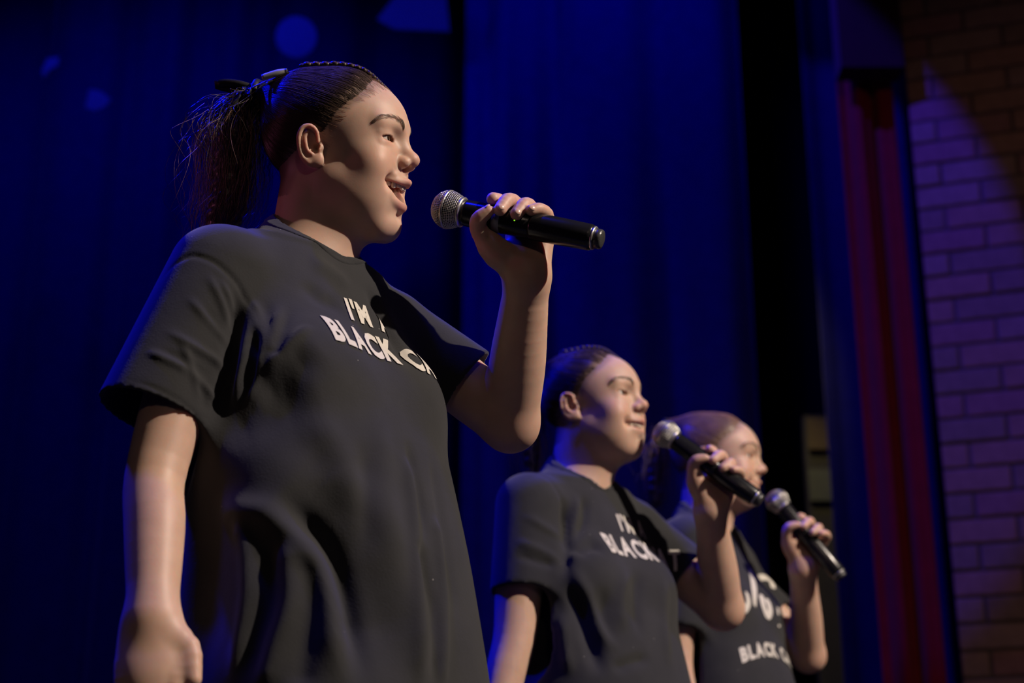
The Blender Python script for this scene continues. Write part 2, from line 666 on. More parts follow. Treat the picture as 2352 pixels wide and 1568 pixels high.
def curtain(name, x0, x1, y, z0, z1, amp, pitch, mat, label, seed=0, group=None, tilt=0.0):
    """hanging cloth with real folds: wavy ribbon with thickness"""
    r = np.random.default_rng(seed)
    n = max(40, int((x1 - x0) / 0.012))
    xs = np.linspace(x0, x1, n)
    ph = np.cumsum(np.full(n, 2 * np.pi * (xs[1] - xs[0]) / pitch) * (1 + 0.35 * np.sin(np.arange(n) * 0.05 + seed) + 0.2 * r.normal(size=n)))
    zs = np.linspace(z0, z1, 16)
    V = []
    for s in (0, 1):
        for k, z in enumerate(zs):
            a = amp * (1.0 - 0.25 * k / 15)
            yy = y + a * (np.sin(ph) + 0.35 * np.sin(2.3 * ph + 1 + 0.06 * k)) + s * 0.006 + tilt * (xs - x0)
            V.append(np.stack([xs + 0.25 * a * np.cos(ph), yy, np.full(n, z)], 1))
    V = np.concatenate(V)
    idx = np.arange(2 * 16 * n).reshape(2, 16, n)
    Fq = []
    f = np.stack([idx[0, :-1, :-1], idx[0, :-1, 1:], idx[0, 1:, 1:], idx[0, 1:, :-1]], -1).reshape(-1, 4)
    g = np.stack([idx[1, :-1, :-1], idx[1, 1:, :-1], idx[1, 1:, 1:], idx[1, :-1, 1:]], -1).reshape(-1, 4)
    e = []
    for i in (0, n - 1):
        e.append(np.stack([idx[0, :-1, i], idx[0, 1:, i], idx[1, 1:, i], idx[1, :-1, i]], -1))
    for k in (0, 15):
        e.append(np.stack([idx[0, k, :-1], idx[0, k, 1:], idx[1, k, 1:], idx[1, k, :-1]], -1))
    o = link_mesh(name, V, np.concatenate([f, g] + e), mat)
    tag(o, label, 'curtain', group)
    return o


if ONLY in (None, 'set', 'back'):
    V, Fc = box((0.8, 5.0, -0.06), (9.0, 7.6, 0.12))
    tag(link_mesh('floor', V, Fc, M['floor'], None, False), 'dark stage floor under the singers', None, None, 'structure')
    V, Fc = box((0.8, 4.6, 5.66), (9.0, 8.4, 0.12))
    tag(link_mesh('ceiling', V, Fc, M['black_drape'], None, False), 'black ceiling over the stage', None, None, 'structure')
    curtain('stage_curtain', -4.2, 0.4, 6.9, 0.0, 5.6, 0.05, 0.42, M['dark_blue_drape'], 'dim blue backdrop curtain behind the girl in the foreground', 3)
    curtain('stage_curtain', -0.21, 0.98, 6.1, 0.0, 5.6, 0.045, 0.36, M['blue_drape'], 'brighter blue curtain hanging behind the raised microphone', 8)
    curtain('stage_curtain', 0.85, 2.6, 6.8, 0.0, 5.6, 0.04, 0.3, M['black_drape'], 'black curtain in the gap left of the red curtain', 5)
    curtain('stage_curtain', 1.085, 1.62, 5.3, 0.0, 5.4, 0.03, 0.22, M['dark_blue_drape'], 'narrow dark blue side curtain beside the red curtain', 9)
    curtain('stage_curtain', 1.13, 1.335, 4.95, 0.0, 3.5, 0.035, 0.105, M['red_velvet'], 'red velvet curtain hanging beside the brick wall', 12)
    V, Fc = box((1.222, 4.83, 3.72), (0.214, 0.10, 1.24))
    tag(link_mesh('pelmet', V, Fc, M['pelmet'], None, False), 'dark pelmet above the red curtain', 'pelmet')
    V, Fc = box((1.132, 5.75, 1.08), (0.085, 0.05, 2.16))
    po = tag(link_mesh('scenery_post', V, Fc, M['olive'], None, False), 'olive painted post glimpsed between the curtains', 'post')
    V, Fc = box((1.132, 5.718, 1.89), (0.078, 0.012, 0.12))
    link_mesh('lower_patch', V, Fc, M['post_patch'], po, False)  # thin box, paler and greener than the post
    V, Fc = box((1.136, 5.718, 2.085), (0.072, 0.012, 0.12))
    link_mesh('upper_patch', V, Fc, M['ochre'], po, False)  # thin box, yellower than the post
    # panels hung high behind
    for nm, px, d, lab in (('hanging_panel', [(680 + 47 * math.cos(a), 84 + 47 * math.sin(a)) for a in np.linspace(0, 2 * math.pi, 29)[:-1]], 6.9, 'round blue panel hanging high above the foreground girl'),
                           ('hanging_panel', [(866, 44), (905, -5), (930, -90), (1015, -90), (1032, 72), (905, 66)], 6.9, 'wedge-shaped blue panel at the top edge of the picture'),
                           ('hanging_panel', [(96, 165), (108, 135), (135, 130), (132, 150), (112, 160), (100, 178)], 6.9, 'small hooked blue panel at the upper left'),
                           ('hanging_panel', [(196, 246), (205, 205), (228, 208), (254, 228), (240, 246), (215, 254)], 6.9, 'small triangular blue panel at the upper left')):
        f = np.array([unp(x, y, d) for x, y in px]); b = f + CD * 0.02
        n = len(px)
        o = link_mesh(nm, np.concatenate([f, b]), [tuple(range(n))[::-1], tuple(range(n, 2 * n))] + [(i, (i + 1) % n, n + (i + 1) % n, n + i) for i in range(n)], M['panel'], None, False)
        tag(o, lab, 'panel', 'panels hung above the stage')
        c0 = f.mean(0) + CD * 0.01
        Vw, Fw = tubes(np.array([[c0, (c0 + [c0[0], c0[1], 5.6]) / 2, [c0[0], c0[1], 5.6]]]), 0.002, 6)
        link_mesh('wire', Vw, Fw, M['black_drape'], o)
    # added, out of view: lantern and flag that keep the blue beam off the curtains
    ls = np.array([-0.6, 3.2, 4.8]); ld = np.array([0.67, 5.08, 2.75]) - ls; ld /= np.linalg.norm(ld)
    lan = empty('added_lantern', (ls[0], ls[1], 5.6), 'added black lantern out of view with a flag blocking blue light', 'added light blocker')
    V, Fc = lathe([(-0.42, 0.09), (-0.40, 0.11), (-0.12, 0.11), (-0.10, 0.12), (-0.06, 0.12)], ls, ld, 24, (0, 0, 1))
    link_mesh('housing', V, Fc, M['black_drape'], lan)
    ctr = ls - ld * 0.25
    V, Fc = tubes(np.array([[ctr, (ctr + [ctr[0], ctr[1], 5.6]) / 2, [ctr[0], ctr[1], 5.6]]]), 0.014, 8)
    link_mesh('yoke', V, Fc, M['black_drape'], lan)
    a0, a1 = math.radians(39), math.radians(-30)
    e0 = np.array([math.sin(a0), math.cos(a0), 0]) * 0.34; e1 = np.array([math.sin(a1), math.cos(a1), 0]) * 0.34
    th = np.array([math.sin(0.08), math.cos(0.08), 0]) * 0.004
    V = [ls + q + np.array([0, 0, z]) + s_ * th for s_ in (0, 1) for q, z in ((e0, 0.10), (e1, 0.10), (e1, -0.75), (e0, -0.75))]
    link_mesh('added_beam_flag', V, [(0, 1, 2, 3), (7, 6, 5, 4), (0, 4, 5, 1), (1, 5, 6, 2), (2, 6, 7, 3), (3, 7, 4, 0)], M['black_drape'], lan, False)
    # brick wall
    al = math.radians(18)
    E0 = np.array([1.352, 4.86, 0.0]); ex = np.array([math.cos(al), -math.sin(al), 0]); ey = np.array([math.sin(al), math.cos(al), 0])
    RB = np.stack([ex, ey, [0, 0, 1]])
    V, Fc = box(E0 + ex * 0.75 + ey * 0.09 + np.array([0, 0, 1.95]), (1.5, 0.14, 3.9), RB)
    wall = tag(link_mesh('wall_right', V, Fc, M['mortar'], None, False), 'brick side wall lit purple and brown', None, None, 'structure')
    hc, lc, jt = 0.0812, 0.243, 0.009
    bmesh_cache = {}
    nb_ = 0
    rr = np.random.default_rng(4)
    for k in range(6, 44):
        z = 2.04 + (k - 25) * hc
        s = 0.08 - lc * (1 if k % 2 else 0.5) - 0.0
        while s < 1.25:
            a, b = max(s, 0.0) + (jt if s >= 0 else 0), min(s + lc, 1.45)
            s += lc
            if b - a < 0.03:
                continue
            key = round(b - a, 3)
            if key not in bmesh_cache:
                bm = bmesh.new()
                bmesh.ops.create_cube(bm, size=1.0)
                for v in bm.verts:
                    v.co.x *= key; v.co.y *= 0.10; v.co.z *= hc - jt
                bmesh.ops.bevel(bm, geom=bm.edges[:], offset=0.004, segments=1, affect='EDGES')
                bmesh_cache[key] = [bpy.data.meshes.new('brick') for _ in BR]
                for me, mt in zip(bmesh_cache[key], BR):
                    bm.to_mesh(me); me.materials.append(mt)
                bm.free()
            o = bpy.data.objects.new('brick', bmesh_cache[key][int(rr.integers(len(BR)))])
            C.objects.link(o)
            o.parent = wall
            o.location = E0 + ex * (a + b) / 2 + ey * (0.062 + rr.normal() * 0.0015) + np.array([0, 0, z + hc / 2])
            o.rotation_euler = (0, 0, -al)
            nb_ += 1


# ---------------------------------------------------------------- head (local mm: x forward, y left, z up, origin between the ears)
EYE = np.array([69.5, 31.0, 15.0])


def rot_y(deg):
    a = math.radians(deg)
    return np.array([[math.cos(a), 0, math.sin(a)], [0, 1, 0], [-math.sin(a), 0, math.cos(a)]])


def rot_z(deg):
    a = math.radians(deg)
    return np.array([[math.cos(a), -math.sin(a), 0], [math.sin(a), math.cos(a), 0], [0, 0, 1]])


def skull_ops(F):
    F.u(ell((-4, 0, 36), (89, 71, 76)))
    F.u(ell((26, 0, 36), (67, 60, 54)), 22)
    return F


UPL = [(76, 32.5, -40.5), (86, 24, -39.0), (94, 12.5, -36.5), (99, 3.5, -35.5), (98.5, 0, -36)]


def lol(jd):
    return [(76, 32.5, -42), (83, 25, -43 - jd * 0.68), (90, 12.5, -43 - jd * 0.96), (92.5, 0, -44 - jd)]


def mouth_warp(op):
    """mid height of the mouth opening as a function of |y|, and its half height"""
    def zc(y):
        return -39.5 - op * (1 - np.clip(y / 32.5, 0, 1) ** 2.6)
    return zc


def ear_pts():
    helix = [(5, 9), (3.5, 20), (-2, 27.5), (-10, 30), (-18, 25.5), (-22, 13), (-20, -2), (-15, -14), (-7, -21)]
    anti = [(-9, 21), (-13.5, 14), (-12, 4), (-9, -5), (-2.5, -9)]
    return helix, anti


EAR_O = np.array([-4.0, 70.0, -4.0])
EAR_A = np.array([0.93, -0.36, 0.0]); EAR_A /= np.linalg.norm(EAR_A)   # forward in the ear plane
EAR_B = np.array([-0.27, 0.17, 0.95]); EAR_B -= EAR_A * (EAR_A @ EAR_B); EAR_B /= np.linalg.norm(EAR_B)
EAR_N = np.cross(EAR_B, EAR_A) * -1                                       # outward
if EAR_N[1] < 0:
    EAR_N = -EAR_N


def ear_ops(F):
    E = lambda a, b, n=0.0: EAR_O + (EAR_A * a + EAR_B * b) * 0.90 + EAR_N * n
    helix, anti = ear_pts()
    Rm = np.stack([EAR_A, EAR_B, EAR_N])
    F.u(ell(E(-5, 3, -1), (16.5, 25, 3.2), Rm, True), 3)
    F.u(ell(E(2, 0, -8), (10, 18, 8), Rm, True), 5)
    F.s(ell(E(-2.0, 3.5, 3.0), (9.5, 11.5, 6.0), Rm, True), 2)
    F.s(ell(E(-4.0, 19, 3.2), (8.5, 6.0, 3.2), Rm, True), 2)
    F.u(tube([E(a, b, 1.5 + 2.0 * (b > 0)) for a, b in helix], [2.4, 2.7, 3.0, 3.1, 3.2, 3.0, 2.8, 2.8, 3.2], True, 17), 1.5)
    F.u(tube([E(a, b, 2.4) for a, b in anti], [1.6, 2.6, 3.0, 2.8, 2.6], True, 9), 2.5)
    F.u(ell(E(1.5, -18.5, 0.8), (10, 6.8, 3.8), Rm @ rot_z(0), True), 3)
    F.u(ell(E(7, -15, 0.5), (6, 7, 3.6), Rm, True), 4)
    F.u(cone(E(8.5, 1, 0), E(6.5, -2, 2.5), 4.0, 2.8, True), 3)
    F.s(ell(E(3.5, 0.5, -2), (3.6, 5, 8), Rm, True), 2)


def head_field(op=10.5, nose=1.0, cheek=1.0):
    """op: half height of the mouth opening"""
    F = Field()
    skull_ops(F)
    jd = op * 2.0                                   # jaw drop
    F.u(ell((42, 0, -12), (47, 58, 56)), 22)
    F.u(ell((42, 0, -44 - jd * 0.35), (44, 51, 40)), 20)
    F.u(cone((12, 44, -40), (66, 16, -70 - jd), 20, 17, True), 24)
    F.u(ell((36, 0, -78 - jd * 0.3), (46, 40, 24)), 16)
    F.u(ell((74, 0, -68 - jd), (15, 19, 14)), 14)
    F.u(ell((63, 36, -20), (23 * cheek, 25, 24), None, True), 16)
    F.u(ell((40, 34, -48 - jd * 0.2), (42, 26, 36), None, True), 20)
    F.u(cone((84, 9, 33), (70, 41, 35), 9, 9, True), 12)
    F.u(ell((70, 0, -38), (27, 34, 25)), 12)        # muzzle
    F.u(ell((68, 0, -52 - jd * 0.45), (25, 29, 18)), 12)
    # eyes
    F.s(ell((99, 28, 17), (17, 17, 10), None, True), 10)
    F.u(ell(EYE, (13.4, 13.4, 13.4), None, True), 8)
    F.u(cone(EYE + (10, -12, 8.5), EYE + (2, 13, 7.0), 4.0, 3.6, True), 4)     # upper lid fold
    F.u(cone(EYE + (9, -9, -10), EYE + (4, 11, -8), 4.2, 4, True), 5)          # lower lid, lifted by the smile
    F.s(ell(EYE + (6, -0.6, -0.2), (14, 13.8, 4.1), rot_z(-6), True), 1.4)
    # nose
    F.u(cone((87, 0, 20), (99, 0, -4), 7.5, 9.0), 10)
    F.u(ell((103, 0, -7), (10.5, 10.5, 9.5)), 6)
    F.u(ell((94, 12, -12), (10.5, 7.0, 8.0), None, True), 4)
    F.u(cone((101, 0, -13), (94, 0, -22), 5, 5), 4)
    F.s(ell((98.5, 6.3, -18.5), (6.5, 3.0, 5.0), rot_y(25), True), 1.5)
    F.disp(Ridge([(96, 17, -6), (85, 20, -10), (82, 19, -19)], -1.3, 3.0), 8)
    # lips
    zc = mouth_warp(op)
    up = UPL
    lo = lol(jd)
    F.s(ell((93, 34, -41), (14, 9, 9), None, True), 10)     # hollow at the mouth corner
    F.u(tube(up, [2.0, 3.0, 4.0, 4.4, 4.2], True, 11), 5)
    F.u(tube(lo, [2.0, 3.6, 4.8, 5.2], True, 11), 5)

    def cav(P):
        y = np.abs(P[:, 1])
        q = np.stack([(P[:, 0] - 74) / 42, y / 31.5, (P[:, 2] - zc(y)) / max(op, 1.0)], 1)
        k0 = np.linalg.norm(q, axis=1)
        k1 = np.linalg.norm(q / np.array([42, 31.5, max(op, 1.0)]), axis=1) + 1e-9
        return k0 * (k0 - 1) / k1 * 0.85
    F.s(cav, 2.0)

    def nl(X):
        X = np.stack([X[:, 0], np.abs(X[:, 1]), X[:, 2]], 1)
        return r1(X) + r2(X) + r3(X)
    r1 = Ridge([(90, 19, -20), (82, 29, -29), (74, 39, -40)], -1.8, 5.0)
    r2 = Ridge([(84, 12, -56 - jd), (88, 0, -57 - jd), (84, -12, -56 - jd)], -3.0, 6.0)
    r3 = Ridge([(72, 34, -42), (66, 33, -52 - jd * .5), (64, 28, -60 - jd)], -1.6, 6.0)
    nl.far = lambda c, r: np.linalg.norm(c - np.array([80, 0, -45])) > 75 + r
    F.disp(nl, 14)
    E = Field()
    ear_ops(E)
    F.u(E, 2.5)
    return F


SKIN = np.array([0.58, 0.375, 0.285])
HAIRC = np.array([0.042, 0.026, 0.016])


def hairline_x(z):
    """forward limit of the hair at height z (local mm, at the side of the head)"""
    zz = [-75, -45, -15, 0, 8, 18, 30, 42, 54, 64, 76, 88, 104, 125]
    xx = [-48, -40, -28, -16, 4, 17, 25, 32, 43, 53, 60, 60, 58, 48]
    return np.interp(z, zz, xx)


def hair_depth(P):
    """how far behind the hairline (mm)"""
    return hairline_x(P[:, 2]) - P[:, 0] + 0.0


def head_tint(L, op, T):
    """albedo of the skin at local head points L (mm)"""
    ax = np.abs(L[:, 1])
    x, z = L[:, 0], L[:, 2]
    cheek = np.exp(-(((x - 76) / 26) ** 2 + ((ax - 42) / 22) ** 2 + ((z + 14) / 20) ** 2))
    T *= (1 - cheek[:, None] * np.array([0.02, 0.14, 0.16]))
    nose = np.exp(-(((x - 110) / 10) ** 2 + (ax / 12) ** 2 + ((z + 8) / 10) ** 2))
    T *= (1 - nose[:, None] * np.array([0.0, 0.12, 0.12]))
    ear = np.exp(-(((x + 8) / 22) ** 2 + ((ax - 76) / 10) ** 2 + ((z - 4) / 30) ** 2))
    T *= (1 - ear[:, None] * np.array([0.03, 0.16, 0.18]))
    jd = op * 2
    up = tube(UPL, [1.0, 2.2, 3.2, 3.4, 3.2], True, 11)
    lo = tube(lol(jd), [1.0, 3.0, 4.4, 4.8], True, 11)
    near = x > 60
    w = np.zeros(len(L))
    w[near] = smooth01(-np.minimum(up(L[near]), lo(L[near])), -2.5, 0.2)
    T += w[:, None] * (np.array([0.50, 0.235, 0.20]) - T)
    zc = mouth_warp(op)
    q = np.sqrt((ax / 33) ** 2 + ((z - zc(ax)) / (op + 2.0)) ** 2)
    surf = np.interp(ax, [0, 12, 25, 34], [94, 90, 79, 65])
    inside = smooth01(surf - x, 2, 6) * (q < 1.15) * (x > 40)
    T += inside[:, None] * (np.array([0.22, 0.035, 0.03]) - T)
    rim = ell(EYE + (6, -0.6, -0.2), (14, 13.8, 4.1), rot_z(-6), True)      # lash line
    rw = np.zeros(len(L))
    rw[near] = np.exp(-(np.abs(rim(L[near])) / 1.3) ** 2) * (np.abs(L[near, 2] - EYE[2]) < 7)
    T *= 1 - rw[:, None] * np.array([0.50, 0.62, 0.66])
    hd = hair_depth(L)
    dens = (0.45 * smooth01(hd, -9, 4) + 0.55 * smooth01(hd, 2, 26)) * (z > -60) * np.where((ax > 66) & (x > -30) & (x < 14) & (z < 34), 0, 1)
    T += (dens * 0.9)[:, None] * (HAIRC - T)
    return T


def project_to(field, P, off, it=5, eps=0.4):
    P = P.copy()
    for _ in range(it):
        d = field(P) - off
        g = np.stack([field(P + e) - field(P - e) for e in np.eye(3) * eps], 1) / (2 * eps)
        g /= np.linalg.norm(g, axis=1, keepdims=True) + 1e-9
        P -= d[:, None] * g
    return P


def hair_thick(P):
    s = hair_depth(P)
    top = smooth01(P[:, 2], 40, 110)
    back = smooth01(-P[:, 0], 10, 70)
    return -2.6 + (5.2 + 1.5 * top + 4.0 * back) * smooth01(s, -5, 26) - 30 * smooth01(-s, 6, 24) - 25 * smooth01(-P[:, 2], 34, 56)


def uv_ball(c, r, R=None, nu=14, nv=9):
    """ellipsoid mesh; rows of R = local axes"""
    c = np.asarray(c, float)
    R = np.eye(3) if R is None else np.asarray(R, float)
    V, Fc = [], []
    for j in range(nv + 1):
        ph = math.pi * j / nv
        for i in range(nu):
            th = 2 * math.pi * i / nu
            p = np.array([r[0] * math.sin(ph) * math.cos(th), r[1] * math.sin(ph) * math.sin(th), r[2] * math.cos(ph)])
            V.append(c + p @ R)
    for j in range(nv):
        for i in range(nu):
            i2 = (i + 1) % nu
            Fc.append((j * nu + i, (j + 1) * nu + i, (j + 1) * nu + i2, j * nu + i2))
    return np.array(V), Fc


TIE = np.array([-112.0, 0.0, 84.0])


def build_head_parts(person, fr, op, cfg, detail):
    """hair, eyes, brows, teeth for one head; fr is the Frame of the head (mm -> world)"""
    W = fr.to_world
    skull = Field(); skull_ops(skull)
    bun = cone((-52, 0, 72), TIE, 36, 17)
    cap = lambda P: smin(skull(P) - hair_thick(P), bun(P), 26)
    # --- hair cap
    h = cfg.get('cap_h', 2.4)
    V, Fq = polygonize(cap, (-140, -90, -75), (95, 90, 142), h, 16)
    dens = 0.35 * smooth01(hair_depth(V), -4, 8) + 0.65 * smooth01(hair_depth(V), 6, 34)
    V2 = V.copy()
    hcol = np.array(cfg.get('col', HAIRC))
    T = SKIN * 0.62 + dens[:, None] * (hcol - SKIN * 0.62)
    hair = link_mesh('hair', W(V2), Fq, M['scalp'], person, True, T)
    tag(hair, cfg['hair_label'])
    # --- slicked strands running back to the tie
    n = cfg['strands']
    cand = rng.normal(size=(n * 14, 3)); cand /= np.linalg.norm(cand, axis=1, keepdims=True)
    cand = np.array([-4, 0, 36]) + cand * np.array([90, 72, 77])
    cand = project_to(cap, cand, 0.0, 3)
    s = hair_depth(cand)
    front = (s > -6) & (s < 40) & (cand[:, 2] > -5)
    keep = (s > -6) & (cand[:, 2] > -20) & (rng.random(len(cand)) < np.where(front, 1.0, 0.35)) & (cand[:, 0] > -85)
    st = cand[keep][:n]
    m = 11
    t = np.linspace(0, 1, m)
    ln = rng.uniform(0.35, 1.0, len(st))
    path = st[:, None, :] + (t[None, :, None] * ln[:, None, None]) * (TIE - st)[:, None, :]
    flat = path.reshape(-1, 3)
    lift = (rng.uniform(-0.1, 0.7, len(st))[:, None] * np.ones(m)[None]).reshape(-1)
    flat = project_to(cap, flat, lift, 6)
    path = flat.reshape(-1, m, 3)
    path[:, :, 2] += rng.normal(size=(len(st), 1)) * 0.4 * np.sin(t * 6)[None]
    rad = cfg.get('strand_r', 0.22) * np.array([0.4] + [1.0] * (m - 2) + [0.3])
    Vs, Fs = tubes(path, rad, 3)
    o = link_mesh('slicked_strands', W(Vs), Fs, M[cfg.get('mat', 'hair')], hair)
    tag(o, kind='stuff')
    if detail:      # fine lighter strays near the hairline
        sel = (s > -9) & (s < 4) & (cand[:, 2] > 5)
        st = cand[sel][:260]
        path = st[:, None, :] + (t[None, :, None] * rng.uniform(0.05, 0.16, len(st))[:, None, None]) * (TIE - st)[:, None, :]
        lift = (rng.uniform(0.2, 2.2, len(st))[:, None] * t[None]).reshape(-1)
        path = project_to(skull, path.reshape(-1, 3), lift + 0.4, 5).reshape(-1, m, 3)
        Vs, Fs = tubes(path, 0.14 * np.linspace(1, 0.4, m), 3)
        tag(link_mesh('baby_hair', W(Vs), Fs, M['hair_light'], hair), kind='stuff')
    # --- braid along the crown
    if cfg.get('braid'):
        arc = project_to(cap, catmull([(67, 0, 88), (56, 0, 99), (30, 0, 112), (0, 0, 116), (-28, 0, 111), (-50, 0, 100)], 60), 1.0, 5)
        arc[:, 1] += cfg.get('braid_y', -6.0)
        seg = np.linalg.norm(np.diff(arc, axis=0), axis=1); L = np.concatenate([[0], np.cumsum(seg)])
        parts, pos, i = [], 1.5, 0
        while pos < L[-1] - 4:
            f = pos / L[-1]
            size = 2.6 + 2.9 * min(1, f * 1.6)
            p = np.array([np.interp(pos, L, arc[:, q]) for q in range(3)])
            p2 = np.array([np.interp(pos + 1, L, arc[:, q]) for q in range(3)])
            tg = p2 - p; tg /= np.linalg.norm(tg)
            nrm = np.cross(tg, [0, 1, 0]); nrm /= np.linalg.norm(nrm)
            if nrm[2] < 0: nrm = -nrm
            sd = 1 if i % 2 else -1
            lat = np.array([0, 1.0, 0])
            ax = tg * 0.86 + lat * sd * -0.42 + nrm * 0.28; ax /= np.linalg.norm(ax)
            b2 = np.cross(nrm, ax); b2 /= np.linalg.norm(b2)
            R = np.stack([ax, b2, np.cross(ax, b2)])
            parts.append(uv_ball(p + nrm * size * 0.55 + lat * sd * size * 0.5, (size * 1.25, size * 0.72, size * 0.72), R, 10, 7))
            pos += size * 1.12; i += 1
        Vb, Fb = join_meshes(parts)
        braid = link_mesh('braid', W(Vb), Fb, M['hair'], hair)
        tag(braid, 'raised plait running along the crown')
        # fine hair over each plait lump
        if detail:
            fz = []
            for k in range(420):
                q = arc[rng.integers(4, 56)] + np.array([0, rng.normal() * 3.5, 3.0])
                dv = np.array([-1.0, rng.normal() * 0.5, rng.uniform(0.0, 0.55)])
                l_ = rng.uniform(3, 7)
                fz.append([q + dv * l_ * tt + np.array([0, 0, -1.2 * tt * tt]) for tt in np.linspace(0, 1, 4)])
            Vs, Fs = tubes(np.array(fz), 0.13 * np.array([1, 1, .8, .4]), 3)
            tag(link_mesh('flyaway_hair', W(Vs), Fs, M['hair_light'], hair), kind='stuff')
    # --- ponytail
    if cfg.get('pony'):
        pc = cfg['pony']
        axis = catmull(pc['axis'], 40)
        wid = np.interp(np.linspace(0, 1, 40), *pc['width'])
        for nm, cnt, mat, lo_ in (('ponytail', pc['n'], M['hair'], 0.0), ('ponytail_lit_ends', int(pc['n'] * 0.7), M['hair_light'], 0.30)):  # lower strands coloured lighter, as if light reached them
            P = []
            mm = 22
            for k in range(cnt):
                a = rng.normal(size=2) * np.array([0.5, 0.5])
                rr = np.linalg.norm(a)
                if rr > 1: a /= rr
                t0 = lo_ + rng.random() * 0.15; t1 = min(1.0, rng.uniform(0.6, 1.08))
                if t1 < t0 + 0.2: t1 = t0 + 0.2
                tt = np.clip(np.linspace(t0, t1, mm), 0, 1) * 39
                base = np.stack([np.interp(tt, np.arange(40), axis[:, q]) for q in range(3)], 1)
                w_ = np.interp(tt, np.arange(40), wid)
                ph = rng.uniform(0, 6.28, 3); fr_ = rng.uniform(5, 9)
                wav = np.stack([np.sin(tt / 39 * fr_ * 2 + ph[0]), np.sin(tt / 39 * fr_ * 2.3 + ph[1]), 0.5 * np.sin(tt / 39 * fr_ * 2.1 + ph[2])], 1) * (w_ * 0.12)[:, None]
                stray = rng.random() < 0.10
                out = (a[0] * np.array([1, 0, 0.1]) + a[1] * np.array([0, 1, 0])) * (1.6 if stray else 1.0)
                curl = rng.normal(size=3) * np.array([6, 6, 4]) * (tt / 39)[:, None] ** 3
                P.append(base + out * w_[:, None] + wav * (2.2 if stray else 1.0) + curl)
            Vs, Fs = tubes(np.array(P), pc.get('r', 0.34) * np.linspace(1.0, 0.45, mm), 3)
            o = link_mesh(nm, W(Vs), Fs, mat, hair)
            tag(o, kind='stuff')
        # dark core so the tail is not see-through
        core = tube(list(axis[::4]), list(wid[::4] * 0.55), False)
        Vc, Fc = polygonize(core, axis.min(0) - 60, axis.max(0) + 60, 4.0, 12)
        Vc += np.stack([np.sin(Vc[:, 2] * .35), np.cos(Vc[:, 2] * .31 + Vc[:, 1] * .2), 0 * Vc[:, 2]], 1) * 1.5
        link_mesh('ponytail_core', W(Vc), Fc, M['hair'], hair)
        # hair tie
        d = axis[2] - axis[0]; d /= np.linalg.norm(d)
        Vt, Ft = lathe([(t_, 17 + 5 * math.sin(math.pi * (t_ + 6) / 12)) for t_ in np.linspace(-6, 6, 9)], axis[1], d, 24, (0, 1, 0))
        link_mesh('hair_tie', W(Vt), Ft, M['bow'], hair)
    # --- eyes
    for sd in (-1, 1):
        e = EYE * np.array([1, sd, 1])
        gaze = np.array([0.985, -0.03 * sd - 0.10, 0.08]); gaze /= np.linalg.norm(gaze)
        lat = np.cross([0, 0, 1], gaze); lat /= np.linalg.norm(lat)
        R = np.stack([lat, np.cross(gaze, lat), gaze])
        Ve, Fe = uv_ball(e, (12.2, 12.2, 12.2), R, 24, 16)
        eye = link_mesh('eye', W(Ve), Fe, M['sclera'], person)
        Vi, Fi = uv_ball(e + gaze * 8.6, (5.9, 5.9, 4.3), R, 20, 10)
        link_mesh('iris', W(Vi), Fi, M['iris'], eye)
    # --- eyebrows and lashes
    full = cfg['field']
    for sd in (-1, 1):
        bl = catmull([(92, 12 * sd, 32), (90, 18 * sd, 37), (83, 30 * sd, 41), (72, 43 * sd, 37), (64, 50 * sd, 31)], 40)
        P = []
        for k in range(300):
            i = int(39 * rng.random() ** 1.1)
            q = bl[i] + np.array([0, 0, rng.normal() * (2.0 - 0.03 * i)])
            tg = bl[min(39, i + 2)] - bl[max(0, i - 2)]; tg /= np.linalg.norm(tg)
            l_ = rng.uniform(4, 8)
            P.append([q + tg * l_ * s_ + np.array([0, 0, (0.35 - i * 0.014) * l_ * s_]) for s_ in np.linspace(0, 1, 5)])
        P = np.array(P)
        lift = np.tile(np.array([0.0, 0.4, 0.6, 0.5, 0.2]), len(P))
        P = project_to(full, P.reshape(-1, 3), lift, 5).reshape(-1, 5, 3)
        Vs, Fs = tubes(P, 0.11 * np.array([0.8, 1, 1, .8, .3]), 3)
        o = link_mesh('eyebrow', W(Vs), Fs, M['brow'], person)
        if detail:
            P = []
            e = EYE * np.array([1, sd, 1])
            for k in range(40):
                y = rng.uniform(-11.5, 12.5)
                b0 = e + np.array([math.sqrt(max(1, 13.3 ** 2 - y * y - 10)), y * sd, 3.2 - 0.014 * y * y])
                dr = np.array([1.0, 0.05 * y * sd, -0.05])
                P.append([b0 + dr * 3.4 * s_ + np.array([0, 0, 1.6 * s_ * s_]) for s_ in np.linspace(0, 1, 5)])
            Vs, Fs = tubes(np.array(P), 0.12 * np.array([1, 1, .8, .6, .2]), 3)
            link_mesh('eyelashes', W(Vs), Fs, M['brow'], person)
    # --- teeth and tongue
    if op > 3:
        zt = -38.8
        arch = [(92.5, 4.3, 4.3, 7.6), (90.2, 12.4, 3.5, 5.8), (85.8, 18.8, 3.4, 7.4), (80.0, 23.4, 3.6, 5.0), (73.0, 26.0, 3.7, 4.6), (65.0, 27.6, 4.2, 4.2)]
        gum = empty_child = None
        up = Field()
        up.u(tube([(62, 26.5, -35), (74, 24.5, -35.5), (83, 19.5, -36), (89.5, 11, -36), (91.5, 0, -36)], [4.2, 4.2, 4, 4, 4], True, 11))
        Vg, Fg = polygonize(up, (54, -34, -44), (98, 34, -28), 1.2, 12)
        g = link_mesh('gum', W(Vg), Fg, M['tongue'], person)
